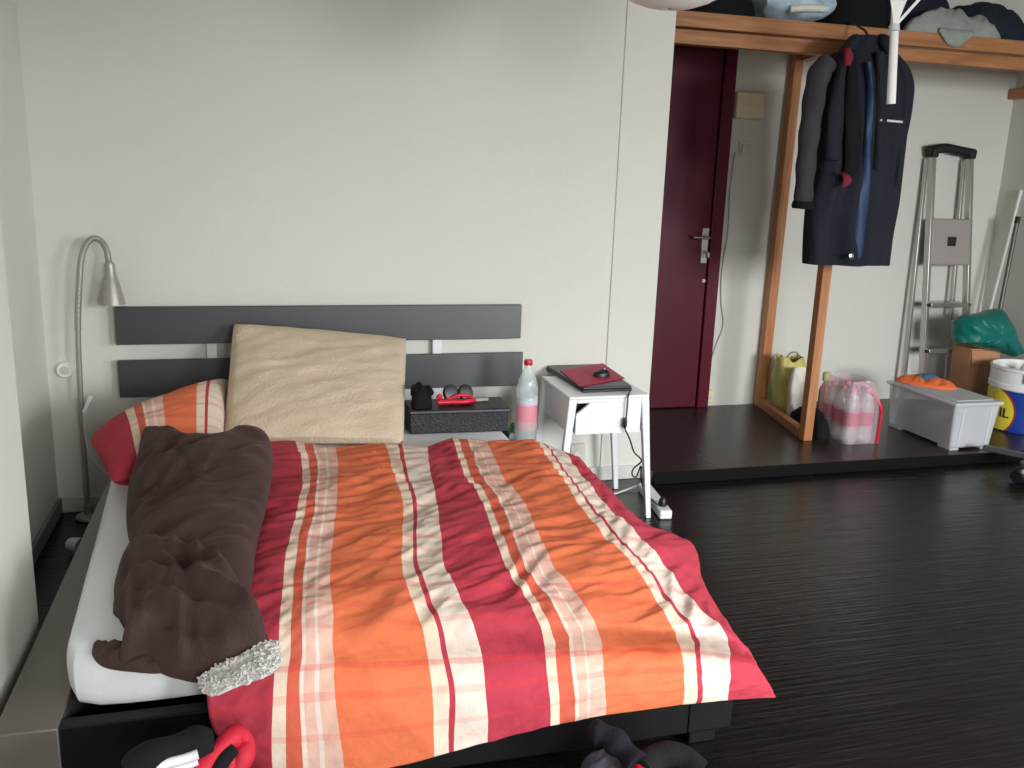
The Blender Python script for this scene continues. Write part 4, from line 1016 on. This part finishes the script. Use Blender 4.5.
# ------------------------------------------------------------------ clothes on the floor at the foot of the bed
cl = thing('sports_jacket', 'black jacket with red sleeve and white stripes at the left foot of the bed', 'jacket', (-.25, 1.6, 0))
heap([(-.52,1.55,0),(-.40,1.76,0),(-.2,1.79,0),(-.02,1.77,0),(.06,1.6,0),(.0,1.35,0),(-.3,1.25,0),(-.5,1.35,0)], .27, amp=.025, ln=.25, wd=.08, seed=3, p=3.5).build('jacket_body', 'black_cloth', cl)
MB().tube(crom([at(192,785,y=1.64), at(205,764,y=1.67), at(220,748,y=1.70), at(236,736,y=1.73), at(246,741,y=1.73), at(243,756,y=1.71), at(234,775,y=1.69)], 7), [.020+.004*math.sin(i*.4) for i in range(43)], 16).build('red_sleeve', 'red_cloth', cl)
MB().tube(crom([at(222,785,y=1.66), at(228,768,y=1.69), at(236,752,y=1.715)], 7), [.017]*15, 14).build('red_lining', 'red_cloth', cl)
MB().tube(crom([at(212,780,y=1.64), at(222,762,y=1.675), at(232,749,y=1.70)], 7), [.016]*15, 14).build('dark_lining', 'black_cloth', cl)
for dy_, r_ in ((0, .010), (8, .007)):
    MB().tube(crom([at(146,770+dy_,y=1.62), at(165,764+dy_,y=1.635), at(184,759+dy_,y=1.65), at(198,754+dy_,y=1.655)], 6), r_, 12).build('white_stripe', 'label_white', cl)
MB().tube(crom([at(130,775,y=1.63), at(160,752,y=1.66), at(190,745,y=1.69), at(212,742,y=1.70)], 7), [.03+.006*math.sin(i*.5) for i in range(22)], 14).build('black_sleeve', 'black_cloth', cl)
c2 = thing('dark_trousers', 'dark charcoal trousers heaped on the floor below the duvet hem', 'trousers', (.95, 1.6, 0))
heap([(.72,1.70,0),(.84,1.77,0),(.98,1.76,0),(1.06,1.66,0),(1.12,1.54,0),(1.0,1.38,0),(.8,1.34,0),(.68,1.5,0)], .11, amp=.03, ln=.25, wd=.07, seed=11, p=2.4).build('trouser_legs', 'charcoal_cloth', c2)
MB().tube(crom([at(588,730,y=1.74), at(605,735,y=1.72), at(622,748,y=1.69), at(636,764,y=1.65)], 7), [min(.028, .006+.006*i)+.004*math.sin(i*.7) for i in range(22)], 14).build('waistband', 'charcoal_cloth', c2)
MB().tube(crom([at(640,772,y=1.64), at(652,760,y=1.68), at(668,754,y=1.69), at(685,759,y=1.68), at(700,772,y=1.65)], 7), [.03]*29, 14).build('trouser_fold', 'black_cloth', c2)
p_ = at(604, 760, z=.12)
tag(heap([(p_.x-.06,p_.y-.1,.115),(p_.x+.05,p_.y-.1,.115),(p_.x+.06,p_.y-.02,.115),(p_.x+.01,p_.y+.02,.11),(p_.x-.06,p_.y+.0,.11)], .05, amp=.012, ln=.1, wd=.04, seed=3, rings=14, seg=60, p=2).build('grey_shirt', 'slate_cloth'), 'small slate grey cloth lying on the dark trousers', 'cloth')
p_ = at(633, 764, z=.17)
tag(heap([(p_.x-.02,p_.y-.06,.165),(p_.x+.03,p_.y-.06,.165),(p_.x+.03,p_.y,.165),(p_.x-.01,p_.y+.02,.165)], .04, amp=.01, ln=.1, wd=.04, seed=3, rings=10, seg=40, p=2).build('red_sock', 'red_plastic'), 'small bright red sock lying on the dark trousers', 'sock')
